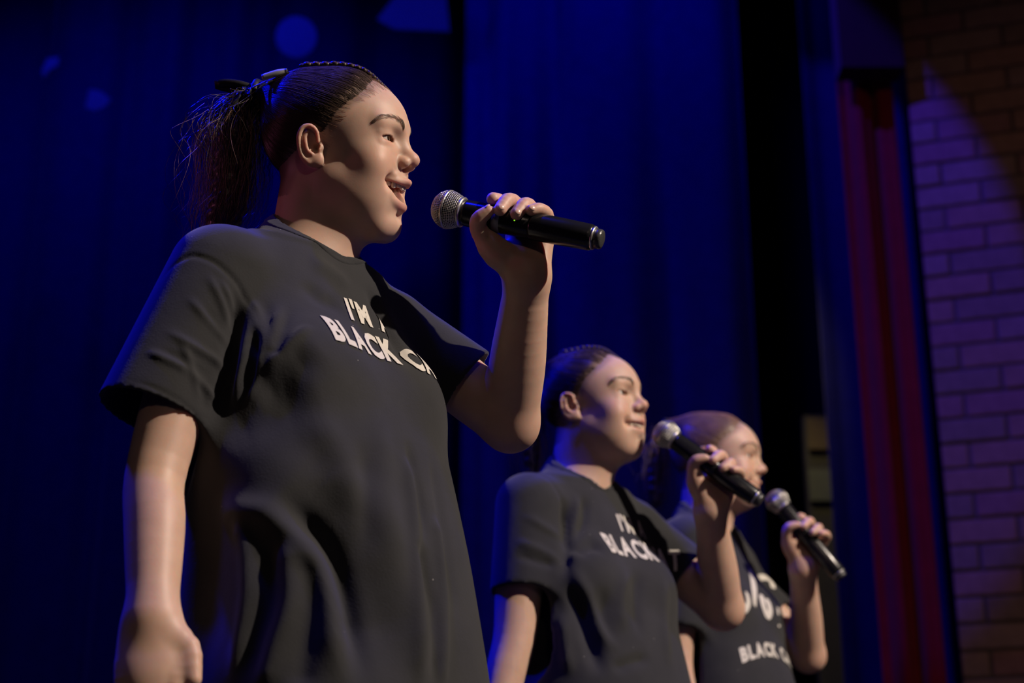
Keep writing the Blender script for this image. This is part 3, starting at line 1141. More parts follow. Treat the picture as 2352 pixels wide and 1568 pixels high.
        for sd in (-1, 1):
            for x, y, w_, l_ in arch:
                nx = np.array([math.cos(math.radians(y * 2.4)), math.sin(math.radians(y * 2.4)), 0])
                lat = np.array([-nx[1], nx[0], 0])
                V0, F0 = uv_ball((0, 0, 0), (2.4, w_ * 0.98, l_ * 0.62), None, 12, 9)
                V0 = np.sign(V0) * np.abs(V0 / np.array([2.4, w_, l_ * .62])) ** 0.72 * np.array([2.4, w_, l_ * .62])
                c0 = np.array([x, y, zt - l_ * 0.42])
                Vt = c0 + V0[:, :1] * nx + V0[:, 1:2] * lat + V0[:, 2:] * np.array([0, 0, 1])
                Vt[:, 1] *= sd
                link_mesh('tooth', W(Vt), F0 if sd > 0 else [f[::-1] for f in F0], M['tooth'], g)
        tf = Field()
        tf.u(ell((66, 0, -46 - op * 1.5), (22, 19, 6.0)))
        Vg, Fg = polygonize(tf, (40, -24, -75), (94, 24, -38), 1.6, 12)
        link_mesh('tongue', W(Vg), Fg, M['tongue'], person)
    return hair


# ---------------------------------------------------------------- hand holding a microphone (local mm: x right, y up, z towards the camera)
def hz(zx, zy, z):
    return np.array([(zx - 1100) / 9.315, (560 - zy) / 9.315, z], float)


FINGERS = {
    'index': ([hz(1130, 640, -38), hz(1040, 380, -36), hz(960, 300, -22), hz(880, 285, -6)], [10, 9.5, 9.0, 8.4]),
    'middle': ([hz(1230, 640, -37), hz(1170, 360, -24), hz(1060, 305, 0), hz(968, 425, 17)], [10, 9.6, 9.2, 8.4]),
    'ring': ([hz(1350, 680, -32), hz(1340, 410, -18), hz(1255, 360, 7), hz(1158, 480, 23)], [10, 9.2, 8.8, 8.2]),
    'pinky': ([hz(1490, 720, -20), hz(1525, 490, -8), hz(1430, 420, 13), hz(1330, 440, 22)], [9.0, 8.4, 7.8, 7.2]),
}
THUMB = ([hz(930, 930, -2), hz(735, 690, 5), hz(715, 545, 13), hz(830, 445, 16)], [17, 11.5, 10.0, 7.4])
WRIST_H = hz(1285, 1240, -6)
MIC_D = np.array([0.917, -0.205, 0.342]); MIC_D /= np.linalg.norm(MIC_D)


def hand_field():
    F = Field()
    F.u(cone(hz(1180, 720, -30), hz(1270, 1130, -8), 17, 24))
    F.u(cone(hz(1350, 740, -26), hz(1310, 1100, -8), 16, 23), 8)
    F.u(cone(hz(1470, 800, -16), hz(1405, 1080, -6), 14, 17), 8)
    F.u(cone(hz(870, 850, -4), hz(1120, 1080, -4), 17, 20), 12)
    F.u(cone(hz(1270, 1150, -7), WRIST_H, 25, 27.5), 10)
    F.u(tube(THUMB[0], THUMB[1], False, 10, 1.5), 8)
    for nm in ('index', 'middle', 'ring', 'pinky'):
        p, r = FINGERS[nm]
        F.u(tube(p, r, False, 11, 1.0), 2.5)
    # creases
    F.disp(Ridge([hz(800, 590, 14), hz(850, 660, 12), hz(830, 800, 16)], -2.0, 3.0), 10)
    F.disp(Ridge([hz(1390, 880, 12), hz(1520, 1000, 8)], -0.9, 1.6), 8)
    F.disp(Ridge([hz(1350, 1100, 18), hz(1540, 1090, 8)], -0.9, 1.8), 8)
    return F


def build_mic(fr, label, detail, name='microphone', group='hand held microphones'):
    """fr: Frame of the hand; the microphone axis runs through its origin"""
    base = fr.to_world([MIC_D * 20])[0]
    mic = empty(name, base, label, 'microphone', group)
    W = fr.to_world
    up = (0, 1, 0)
    seg = 56 if detail else 28

    def part(nm, prof, mat, parent=mic):
        V, Fc = lathe(prof, (0, 0, 0), MIC_D, seg, up)
        return link_mesh(nm, W(V), Fc, M[mat], parent)
    part('body', [(-66.5, 15.5), (-66, 16.4), (-60, 17.0), (-20, 17.2), (27.5, 17.0), (28, 16.5)], 'mic_body')
    part('battery_cup', [(28.2, 16.4), (28.6, 17.5), (31, 17.7), (70, 17.4), (106, 16.6), (109, 15.6), (110, 14.5)], 'mic_body')
    part('tail_ring', [(110, 14.4), (110.3, 15.0), (112, 14.8), (113, 13.4)], 'mic_ring')
    part('end_cap', [(112.8, 11.6), (113.2, 12.6), (119, 12.6), (121.5, 11.6), (122.6, 9.0), (123, 4.0), (123, 0.5)], 'mic_cap')
    part('collar', [(-70.5, 18.6), (-70, 19.6), (-68.5, 19.8), (-66.6, 18.2), (-66.2, 16.6)], 'mic_ring')
    # grille: dome, band, taper
    gp = [(-70.5, 18.8), (-74, 20.6), (-80, 22.9), (-86, 24.4), (-89, 24.6), (-94, 23.6), (-100, 20.4), (-105, 15.4), (-108, 9.5), (-109.4, 3.5), (-109.6, 0.6)]
    V, Fc = lathe([(t, r * 0.93) for t, r in gp], MIC_D * -0.8, MIC_D, seg, up)
    link_mesh('windscreen_foam', W(V), Fc, M['mic_foam'], mic)
    part('grille_band', [(-87.0, 24.6), (-86.9, 25.3), (-89.8, 25.3), (-89.9, 24.6)], 'mic_ring')
    a = np.cross(MIC_D, [0, 1, 0]); a /= np.linalg.norm(a); b = np.cross(MIC_D, a)
    g = np.array(gp); sl = np.concatenate([[0], np.cumsum(np.linalg.norm(np.diff(g, axis=0), axis=1))])
    nm_ = 64 if detail else 34
    step = 2.3 if detail else 4.2
    mm = 44 if detail else 20
    S = np.linspace(0, sl[-1] - 0.5, mm)
    t_ = np.interp(S, sl, g[:, 0]); r_ = np.interp(S, sl, g[:, 1])
    P = []
    for k in range(nm_):
        th = 2 * math.pi * k / nm_
        wv = 0.35 * np.cos(S / step * math.pi + math.pi * (k % 2))
        rr = np.maximum(r_ + wv, 0.3)
        P.append(np.outer(t_, MIC_D) + np.outer(rr * math.cos(th), a) + np.outer(rr * math.sin(th), b))
    wr = 0.42 if detail else 0.6
    V1, F1 = tubes(np.array(P), wr, 4)
    ns = int(sl[-1] / step); mm2 = nm_ * 2 + 1
    P = []
    for k in range(ns):
        s = (k + 0.5) * step
        t0 = np.interp(s, sl, g[:, 0]); r0 = np.interp(s, sl, g[:, 1])
        th = np.linspace(0, 2 * math.pi, mm2)
        rr = r0 - 0.35 * np.cos(th * nm_ / 2) * (1 if k % 2 else -1)
        P.append(MIC_D * t0 + np.outer(rr * np.cos(th), a) + np.outer(rr * np.sin(th), b))
    V2, F2 = tubes(np.array(P), wr, 4)
    gr = link_mesh('wire_grille', W(np.concatenate([V1, V2])), np.concatenate([F1, F2 + len(V1)]), M['mic_grille'], mic)
    if detail:
        tp = part('tape_ring', [(-21.5, 17.2), (-21.4, 17.55), (-11.4, 17.5), (-11.3, 17.1)], 'mic_tape')
        # the hand written 3 on the tape, facing the camera
        def on(t, th, r):
            zdir = np.array([0, 0, 1.0]) - MIC_D * MIC_D[2]; zdir /= np.linalg.norm(zdir)
            ydir = np.cross(zdir, MIC_D); ydir /= np.linalg.norm(ydir)
            if ydir[1] < 0: ydir = -ydir
            return MIC_D * t + r * (zdir * math.cos(th) + ydir * math.sin(th))
        dig = catmull([(-18.6, .32), (-17.6, .40), (-16.2, .38), (-15.6, .26), (-16.6, .20), (-15.4, .14), (-15.3, .0), (-16.6, -.06), (-18.4, .0)], 30)
        Vd, Fd = tubes(np.array([[on(t, th, 17.65) for t, th in dig]]), 0.36, 5)
        link_mesh('digit', W(Vd), Fd, M['ink'], tp)
        Vd, Fd = uv_ball(on(9.8, 0.08, 17.1), (0.95, 0.95, 0.95), None, 12, 8)
        link_mesh('power_light', W(Vd), Fd, M['led'], mic)
        Vd, Fd = uv_ball(on(16, 0.38, 16.6), (3.0, 1.6, 1.4), None, 12, 8)
        link_mesh('switch', W(Vd), Fd, M['mic_cap'], mic)
    return mic


# ---------------------------------------------------------------- a singer
def make_person(cfg):
    detail = cfg['detail']
    psi = math.radians(cfg['torso_yaw'])
    tf = np.array([math.sin(psi), -math.cos(psi), 0]); tl = np.array([math.cos(psi), math.sin(psi), 0]); tu = np.array([0, 0, 1.0])
    ln = math.radians(cfg.get('lean', 0))
    tf2 = tf * math.cos(ln) - tu * math.sin(ln); tu2 = tf * math.sin(ln) + tu * math.cos(ln)
    TB = np.stack([tf2, tl, tu2])
    N = np.array(cfg['neck'], float)
    S = cfg.get('scale', 1.0)
    mm = 0.001 * S
    TF = Frame(None, N, TB, mm)
    person = empty('person', (N[0], N[1], 0), cfg['label'], 'person', 'singers in black printed t-shirts')
    # ----- head frame and skin
    hd = Frame(head_field(cfg['open']), cfg['head_o'], head_basis(*cfg['head_rot']), mm * cfg.get('head_scale', 1.0))
    hand = Frame(hand_field(), cfg['hand_o'], cfg['hand_B'], mm)
    body = Field()
    body.u(hd)
    nb = TF.to_world([(-8, 0, -25)])[0]
    body.u(cone(hd.to_world([(-16, 0, -22)])[0], nb, 0.052 * S, 0.053 * S), 0.022)
    body.u(cone(hd.to_world([(16, 0, -62)])[0], TF.to_world([(10, 0, -40)])[0], 0.034 * S, 0.028 * S), 0.03)
    for sd in (-1, 1):
        body.u(cone(TF.to_world([(-4, 30 * sd, -34)])[0], TF.to_world([(0, 112 * sd, -72)])[0], 0.040 * S, 0.030 * S), 0.03)
        body.u(cone(TF.to_world([(8, 0, -70)])[0], TF.to_world([(4, 70 * sd, -80)])[0], 0.034 * S, 0.028 * S), 0.03)
    ra = [np.array(p) for p in cfg['right_arm']]      # shoulder, elbow, wrist, knuckles
    la = [np.array(p) for p in cfg['left_arm']]       # shoulder, elbow, wrist comes from the hand
    wl = hand.to_world([WRIST_H])[0]
    R = cfg['arm_r']
    body.u(tube([TF.to_world([(0, -112, -72)])[0], ra[0], ra[0] * .45 + ra[1] * .55, ra[1], ra[1] * .6 + ra[2] * .4, ra[2]],
                [.030 * S] + [q * cfg.get('near_arm', 1.0) for q in (R[0] * .8, R[1], R[2], R[3], R[4])], False, 22), 0.03)
    body.u(tube([TF.to_world([(0, 112, -72)])[0], la[0], la[0] * .45 + la[1] * .55, la[1]], [.030 * S, R[0] * .8, R[1], R[2] * 1.05], False, 14), 0.03)
    fa = la[1] * .6 + wl * .4
    body.u(tube([la[1], fa, la[1] * .25 + wl * .75, wl], [R[2] * 1.02, R[3] * 1.08, R[4] * 1.18, 0.0275 * S], False, 14), 0.016)
    body.u(hand, 0.012)
    # relaxed right hand: palm, thumb, fingers
    k = ra[3]; w = ra[2]
    dn = (k - w) / np.linalg.norm(k - w)
    ac = cfg.get('hand_across', CR); ac = ac - dn * (dn @ ac); ac /= np.linalg.norm(ac)
    ou = np.cross(dn, ac)
    Rm = np.stack([ac, ou, dn])
    pc = w * .35 + k * .65
    body.u(ell(pc, np.array([.036, .019, .052]) * S, Rm), 0.03)
    for i, (o_, l_, r_) in enumerate(((-.027, .060, .0078), (-.009, .070, .0085), (.010, .066, .0085), (.027, .054, .0080))):
        a0 = k + ac * o_ * S + dn * .004 * S
        a1 = a0 + (dn * .95 - ou * .25) * l_ * .5 * S
        a2 = a1 + (dn * .80 - ou * .55) * l_ * .5 * S
        body.u(tube([a0 - dn * .02, a0, a1, a2], [r_ * S * 1.1, r_ * S * 1.1, r_ * S, r_ * S * .85], False, 9, .001), 0.005)
    th = w * .75 + k * .25
    body.u(tube([th + ac * .012 * S, th + (ac * .040 + dn * .02) * S, th + (ac * .046 + dn * .055) * S], [.013 * S, .011 * S, .0085 * S], False, 7, .001), 0.012)
    pts = np.array([hd.o, la[0], la[1], wl, ra[0], ra[1], ra[2], ra[3], hand.o, N])
    V, Fq = polygonize(body, pts.min(0) - 0.16, pts.max(0) + 0.16, cfg['skin_h'])
    if detail:                                       # settle the few stray vertices onto the surface
        for _ in range(2):
            near_h = np.where((np.abs(hd.to_local(V)) < 150).all(1))[0]
            dv = body(V[near_h])
            bad = near_h[np.abs(dv) > 0.0003]
            g = np.stack([body(V[bad] + e) - body(V[bad] - e) for e in np.eye(3) * 0.001], 1)
            g /= np.linalg.norm(g, axis=1, keepdims=True) + 1e-12
            V[bad] -= g * body(V[bad])[:, None]
    T = np.tile(SKIN, (len(V), 1))
    hl = hd.to_local(V)
    nearh = (np.abs(hl) < 150).all(1)
    T[nearh] = head_tint(hl[nearh], cfg['open'], T[nearh])
    pk = np.exp(-(np.linalg.norm(V - hand.o, axis=1) / 0.05) ** 2) + np.exp(-(np.linalg.norm(V - la[1], axis=1) / 0.045) ** 2)
    T *= 1 - np.clip(pk, 0, 1)[:, None] * np.array([0.0, 0.08, 0.08])
    ob = link_mesh('body', V, Fq, M['skin'], person, True, T)
    tag(ob, cfg.get('body_label'))
    # fingernails
    if detail:
        for nm, nrm in (('middle', (0.10, 0.25, 0.96)), ('ring', (0.10, 0.25, 0.96)), ('pinky', (-0.1, 0.45, 0.88))):
            p, r = FINGERS[nm]
            d = p[3] - p[2]; d /= np.linalg.norm(d)
            n_ = np.array(nrm); n_ -= d * (d @ n_); n_ /= np.linalg.norm(n_)
            Vn, Fn = uv_ball(p[3] + n_ * r[3] * 0.66 + d * 1.2, (5.2, 6.2, 2.95), np.stack([np.cross(d, n_), d, n_]), 14, 8)
            link_mesh('fingernail', hand.to_world(Vn), Fn, M['nail'], person)
        p, r = THUMB
        d = p[3] - p[2]; d /= np.linalg.norm(d)
        n_ = np.array((-0.75, 0.65, 0.1)); n_ -= d * (d @ n_); n_ /= np.linalg.norm(n_)
        Vn, Fn = uv_ball(p[3] + n_ * r[3] * 0.66 + d * 0.8, (5.4, 6.4, 2.7), np.stack([np.cross(d, n_), d, n_]), 14, 8)
        link_mesh('fingernail', hand.to_world(Vn), Fn, M['nail'], person)
    # ----- shirt
    shirt = Field()
    tors = Field()
    tors.u(loft(cfg['torso']))
    for sd in (-1, 1):
        tors.u(cone((-4, 40 * sd, -30), (-2, 116 * sd, -62), 46, 43), 40)
        tors.u(ell(cfg['bust'] * np.array([1, sd, 1]), cfg['bust_r']), 45)
    tors.u(ell((-20, 0, 4), (46, 70, 56)), 30)
    TFs = Frame(tors, N, TB, mm)
    shirt.u(TFs)
    sl_r, sl_l = cfg['sleeve_r'], cfg['sleeve_l']     # (start, end, r0, r1) world metres
    for s_ in (sl_r, sl_l):
        shirt.u(sleeve(*s_), 0.035)
    for s_ in (sl_r, sl_l):
        a_, e_, r0, r1 = map(np.asarray, s_)
        d_ = (e_ - a_) / np.linalg.norm(e_ - a_)
        ri = float(r1) - max(0.0045, 1.7 * cfg['shirt_h'])
        shirt.s(cone(e_ - d_ * 0.10, e_ + d_ * 0.10, ri * .80, ri * 1.20), 0.002)
    # neck hole and hem hollow
    nr = cfg['collar']                                 # centre, tilt deg, radius f, radius l  (torso mm)
    an = math.radians(nr[1])
    nB = np.stack([np.array([math.cos(an), 0, -math.sin(an)]), np.array([0, 1.0, 0]), np.array([math.sin(an), 0, math.cos(an)])])

    def hole(P):
        q = (P - np.array(nr[0])) @ nB.T
        e = np.sqrt((q[:, 0] / nr[2]) ** 2 + (q[:, 1] / nr[3]) ** 2)
        return np.maximum((e - 1) * min(nr[2], nr[3]) - np.clip(q[:, 2], 0, 60) * 0.4, -6 - q[:, 2])

    hf = Field(); hf.u(hole)
    hw = Frame(hf, N, TB, mm)
    shirt0 = Field(); shirt0.ops = list(shirt.ops)
    shirt.s(hw, 0.003)
    # folds: pixel polylines traced onto the shirt, then pushed in or out along the surface normal
    ridges = []
    fl_ = [(catmull(f_[0], 2 + 3 * len(f_[0])), f_[1], f_[2], f_[3] if len(f_) > 3 else 0.3) for f_ in cfg.get('folds', [])]
    if fl_:
        P3, ok = trace_px(shirt, np.concatenate([f[0] for f in fl_]))
        i0 = 0
        for px, amp, wd, fade_ in fl_:
            q, o_ = P3[i0:i0 + len(px)], ok[i0:i0 + len(px)]
            i0 += len(px)
            if o_.sum() > 3:
                ridges.append(Ridge(q[o_], amp * mm, wd * mm, 2.0, fade_))

    def fold(V):
        out = np.zeros(len(V))
        for r_ in ridges:
            nr_ = np.where(np.linalg.norm(V - r_.c, axis=1) < r_.r)[0]
            if len(nr_):
                out[nr_] += r_(V[nr_])
        return out

    def grad(V, e=0.002):
        g = np.stack([shirt(V + d_) - shirt(V - d_) for d_ in np.eye(3) * e], 1)
        return g / (np.linalg.norm(g, axis=1, keepdims=True) + 1e-12)
    lo_ = np.minimum(TF.to_world(np.array([[f, l, u] for f in (-230, 230) for l in (-260, 260) for u in (-700, 60)])).min(0), np.minimum(sl_r[1], sl_l[1]) - .08)
    hi_ = np.maximum(TF.to_world(np.array([[f, l, u] for f in (-230, 230) for l in (-260, 260) for u in (-700, 60)])).max(0), np.maximum(sl_r[1], sl_l[1]) + .08)
    V, Fq = polygonize(shirt, lo_, hi_, cfg['shirt_h'], 16, 1.3)
    if ridges:
        dsp = fold(V); mv = np.abs(dsp) > 1e-5
        V[mv] += grad(V[mv]) * dsp[mv][:, None]
    shirt_o = link_mesh('t_shirt', V, Fq, M['shirt'], person)
    tag(shirt_o, cfg.get('shirt_label', 'black cotton t-shirt with white print'))

    def nbw(P):
        d0 = shirt0(P); dh = hw(P)
        return np.maximum(np.maximum(d0 - 0.0014, -d0 - 0.004), np.maximum(dh - 0.013 * S, -dh - 0.0005))
    V, Fq = polygonize(nbw, N - 0.13 * S, N + 0.13 * S, 0.0022 if detail else 0.004, 16, 1.6)
    link_mesh('neckband', V, Fq, M['shirt'], shirt_o)
    # ----- print
    cfg['printer'](shirt, TF, shirt_o, lambda P: (lambda g: P + g * (fold(P) + 0.0015)[:, None])(grad(P)))
    # ----- trousers and shoes (below the frame)
    lv = cfg['torso'][0]
    tr = Field()
    fl = -(N[2] / mm)                                  # floor in torso mm
    hip = min(-560, lv[0] + 60)
    for sd in (-1, 1):
        tr.u(tube([(0, 62 * sd, hip), (8, 78 * sd, hip * .42 + fl * .58), (0, 86 * sd, fl + 75)], [92, 66, 52], False, 7, 4), 20)
    trF = Field(); trF.u(Frame(tr, N, TB, mm))
    V, Fq = polygonize(trF, np.array([N[0] - .32, N[1] - .32, 0.0]), np.array([N[0] + .32, N[1] + .32, N[2] - .3]), 0.009, 12)
    link_mesh('trousers', V, Fq, M['trousers'], person)
    for sd in (-1, 1):
        sh = Field()
        sh.u(ell((35, 88 * sd, fl + 34), (118, 44, 32)))
        sh.u(ell((-30, 88 * sd, fl + 55), (48, 40, 50)), 20)
        sf = Field(); sf.u(Frame(sh, N, TB, mm))
        sf.s(lambda P: P[:, 2] - 0.001)
        c_ = TF.to_world([(30, 88 * sd, fl + 40)])[0]
        V, Fq = polygonize(sf, c_ - .19, c_ + .19, 0.006, 12)
        link_mesh('shoe', V, Fq, M['shoe'], person)
    # ----- head parts
    hc = dict(cfg['hair']); hc['field'] = hd.f
    hair = build_head_parts(person, hd, cfg['open'], hc, detail)
    if cfg.get('clip'):
        cfg['clip'](hd, hair)
    # ----- microphone
    build_mic(Frame(None, hand.to_world([MIC_D * cfg.get('mic_shift', 0.0)])[0], cfg.get('mic_B', cfg['hand_B']), mm), cfg['mic_label'], detail)
    return person, hd, hand, shirt, TF


def sleeve(a, e, r0, r1):
    a = np.asarray(a, float); e = np.asarray(e, float); ba = e - a; L = np.linalg.norm(ba); d = ba / L

    def fn(P):
        pa = P - a
        t = pa @ d
        h = np.clip(t / L, 0, 1)
        rad = np.linalg.norm(pa - t[:, None] * d, axis=1) - (r0 + (r1 - r0) * h)
        cap = t - L
        back = np.linalg.norm(pa, axis=1) - r0
        body_ = np.maximum(rad, cap)
        return np.where(t < 0, back, body_)
    return fn


def stroke_text(lines, TF, shirt, parent, mat, place, arch=0.0, xs_=0.86, name='print_letter'):
    """lines: (text, centre l, baseline u, height mm, bold) printed on the chest, projected onto the cloth"""
    for text, cl, bu, hgt, bold, spacing in lines:
        x = 0.0
        glyphs = []
        for ch in text:
            if ch == ' ':
                x += hgt * 0.42
                continue
            cu = bpy.data.curves.new('glyph', 'FONT')
            cu.body = ch
            cu.size = hgt / 0.72
            cu.offset = bold
            cu.resolution_u = 3
            ob = bpy.data.objects.new('glyph', cu)
            C.objects.link(ob)
            dg = bpy.context.evaluated_depsgraph_get()
            me = bpy.data.meshes.new_from_object(ob.evaluated_get(dg))
            bpy.data.objects.remove(ob)
            bpy.data.curves.remove(cu)
            bm = bmesh.new(); bm.from_mesh(me); bpy.data.meshes.remove(me)
            bmesh.ops.triangulate(bm, faces=bm.faces[:])
            xs = [v.co.x for v in bm.verts]; x0, x1 = min(xs), max(xs)
            ys = [v.co.y for v in bm.verts]
            for ax_ in (0, 1):
                lo_, hi_ = (x0, x1) if ax_ == 0 else (min(ys), max(ys))
                c_ = lo_ + 2.5
                while c_ < hi_:
                    co = [0, 0, 0]; co[ax_] = c_
                    no = [0, 0, 0]; no[ax_] = 1
                    bmesh.ops.bisect_plane(bm, geom=bm.verts[:] + bm.edges[:] + bm.faces[:], plane_co=co, plane_no=no)
                    c_ += 2.5
            bm.verts.index_update()
            Vg = np.array([v.co[:] for v in bm.verts]); Fg = [[v.index for v in f.verts] for f in bm.faces]
            bm.free()
            glyphs.append(((Vg[:, 0] - x0) * xs_ + x, Vg[:, 1], Fg, ch))
            x += (x1 - x0) * xs_ + spacing
        tot = x - spacing
        # arc length along the cloth at the height of this line
        ls = np.linspace(-170, 170, 171)
        o = TF.to_world(np.stack([np.full(171, 330.0), ls, np.full(171, bu + hgt * .5)], 1))
        P, ok = trace(shirt, o, -TF.B[0], 0.0, 0.6)
        arc = np.concatenate([[0], np.cumsum(np.minimum(np.linalg.norm(np.diff(P, axis=0), axis=1), 0.006))]) / TF.s
        arc -= np.interp(cl, ls, arc)
        for gx, gy, Fg, ch in glyphs:
            lx = np.interp(gx - tot / 2, arc, ls); uy = bu + gy - arch * ((gx - tot / 2) / (tot / 2)) ** 2
            o = TF.to_world(np.stack([np.full(len(lx), 330.0), lx, uy], 1))
            d = -TF.B[0]
            P, ok = trace(shirt, o, d, 0.0, 0.6)
            P = place(P)
            link_mesh(name, P, Fg, mat, parent, True)


def ribbon_px(pts, width, shirt, parent, place, mat, name):
    """painted stroke on the cloth following picture points"""
    px = catmull(pts, 6 * len(pts))
    P, ok = trace_px(shirt, px)
    P = P[ok]
    if len(P) < 4:
        return
    T = np.gradient(P, axis=0); T /= np.linalg.norm(T, axis=1, keepdims=True)
    e = 0.002
    G = np.stack([shirt(P + d_) - shirt(P - d_) for d_ in np.eye(3) * e], 1); G /= np.linalg.norm(G, axis=1, keepdims=True)
    S_ = np.cross(T, G)
    w = width * 0.001 * np.minimum(1, np.minimum(np.arange(len(P)) + 1.5, len(P) - np.arange(len(P)) + .5) / 3)
    V = []
    for q in (-1, -.5, 0, .5, 1):
        V.append(P + S_ * (w * q)[:, None] * .5)
    n = len(P)
    V = np.concatenate(V)
    for _ in range(4):
        G5 = np.stack([shirt(V + d_) - shirt(V - d_) for d_ in np.eye(3) * e], 1); G5 /= np.linalg.norm(G5, axis=1, keepdims=True)
        V = V - G5 * shirt(V)[:, None]
    V = place(V)
    Fc = [(a * n + i, a * n + i + 1, (a + 1) * n + i + 1, (a + 1) * n + i) for a in range(4) for i in range(n - 1)]
    link_mesh(name, V, Fc, mat, parent)


# ---------------------------------------------------------------- lead singer
CAMB = np.stack([CR, CU, -CD])


def cam_frame(rot_deg=0.0, yaw_deg=0.0):
    """camera aligned axes, turned clockwise in the picture by rot_deg"""
    a = math.radians(-rot_deg)
    r = CR * math.cos(a) + CU * math.sin(a); u = -CR * math.sin(a) + CU * math.cos(a)
    return np.stack([r, u, -CD])


def lead_print(shirt, TF, parent, place):
    stroke_text([("I'M A", 17, -118, 30, 2.0, 3.0), ("BLACK CAT", 24, -168, 34, 2.3, 2.0)], TF, shirt, parent, M['print'], place, 0, 0.68)


HERO_TORSO = [(-640, 56, 184, 168, 8, 192), (-520, 50, 170, 148, 6, 184), (-400, 40, 156, 130, 4, 176), (-300, 28, 142, 116, 0, 172),
              (-200, 14, 124, 100, 0, 164), (-120, 4, 92, 86, 0, 156), (-60, 2, 68, 70, 0, 140), (-20, 0, 48, 48, 0, 95)]
HERO_FOLDS = [
    # armhole seam and the deep folds of the near armpit
    ([(362, 656), (393, 615), (434, 588), (475, 594), (510, 615), (544, 650), (565, 687), (592, 732), (610, 784), (618, 822)], -2.2, 3.5),
    ([(546, 655), (542, 767), (522, 870), (486, 990)], -15, 9), ([(568, 700), (560, 800), (546, 870), (530, 939)], 8, 9),
    ([(589, 746), (576, 835), (540, 940)], -11, 7), ([(600, 770), (584, 850), (545, 940)], 5, 5),
    ([(572, 684), (592, 732), (616, 818)], 5, 7), ([(606, 673), (617, 753), (620, 820)], -2.5, 9), ([(647, 691), (627, 767), (620, 820)], 5, 7),
    ([(675, 698), (637, 780), (622, 820)], -5, 9), ([(720, 745), (696, 760), (658, 794), (618, 832), (579, 863)], 5, 7),
    ([(740, 800), (680, 830), (620, 870), (570, 910)], -9, 24),
    # sleeve creases
    ([(475, 622), (510, 698), (537, 767)], 3.5, 5), ([(503, 636), (530, 690), (541, 720)], 3, 4), ([(424, 674), (482, 739), (531, 801)], 3.2, 5),
    ([(372, 753), (441, 794), (503, 832), (520, 853)], 4, 5), ([(331, 804), (393, 829), (441, 856)], 4, 5), ([(413, 780), (437, 835), (462, 921)], 3, 5),
    ([(441, 856), (482, 898), (503, 918)], 3, 4), ([(455, 690), (500, 760), (530, 830)], -1.8, 6), ([(350, 800), (420, 830), (490, 870)], -1.8, 6), ([(450, 860), (470, 910), (474, 950)], -1.8, 6),
    ([(286, 868), (355, 891), (413, 921), (448, 949), (467, 973)], -1.6, 2.5),
    # chest
    ([(706, 593), (760, 625), (810, 665)], 5, 14), ([(836, 650), (866, 700), (896, 752), (922, 800), (950, 860)], -11, 11),
    ([(690, 640), (740, 690), (790, 700)], -5, 14),
    # drape over the belly
    ([(480, 1020), (560, 955), (640, 915), (740, 900)], -12, 36),
    ([(470, 1150), (555, 1172), (612, 1181), (682, 1225), (735, 1295), (760, 1376), (769, 1458), (784, 1600)], 11, 16, .15),
    ([(620, 1148), (700, 1190), (765, 1262), (798, 1350), (815, 1440), (835, 1600)], -19, 15, .25),
    ([(640, 1110), (730, 1160), (800, 1250), (845, 1350), (880, 1450), (920, 1600)], -15, 38, .25),
    ([(800, 1060), (860, 1200), (915, 1340), (950, 1450), (985, 1600)], 9, 34, .25),
    ([(500, 1030), (485, 1200), (478, 1380), (470, 1600)], -10, 34, .3),
    ([(540, 1180), (562, 1260), (567, 1330), (563, 1397), (530, 1600)], 7, 11, .15), ([(606, 1235), (614, 1300), (616, 1370), (590, 1470), (560, 1600)], -6, 13, .2), ([(650, 1230), (664, 1320), (660, 1400), (625, 1500), (600, 1600)], 7, 13, .15),
    ([(700, 1270), (715, 1370), (700, 1480), (690, 1600)], -6, 14, .15),
    ([(935, 1000), (950, 1080), (966, 1150), (978, 1260)], -5, 8), ([(958, 1240), (980, 1340), (994, 1420), (1000, 1600)], -6, 9, .15), ([(935, 1040), (947, 1160), (952, 1295), (956, 1417), (964, 1600)], 6, 10, .12),
    ([(1000, 1180), (1014, 1300), (1018, 1430), (1010, 1600)], 5, 9, .12), ([(835, 1000), (838, 1100), (842, 1180), (860, 1290)], -5, 12), ([(870, 930), (882, 1050), (892, 1170), (915, 1350)], 5, 16), ([(985, 1000), (1008, 1150), (1030, 1300), (1045, 1450)], -4, 10),
    ([(700, 930), (760, 1010), (800, 1090), (820, 1190)], 5, 20), ([(560, 960), (640, 985), (720, 1040), (770, 1110)], -4, 26),
]
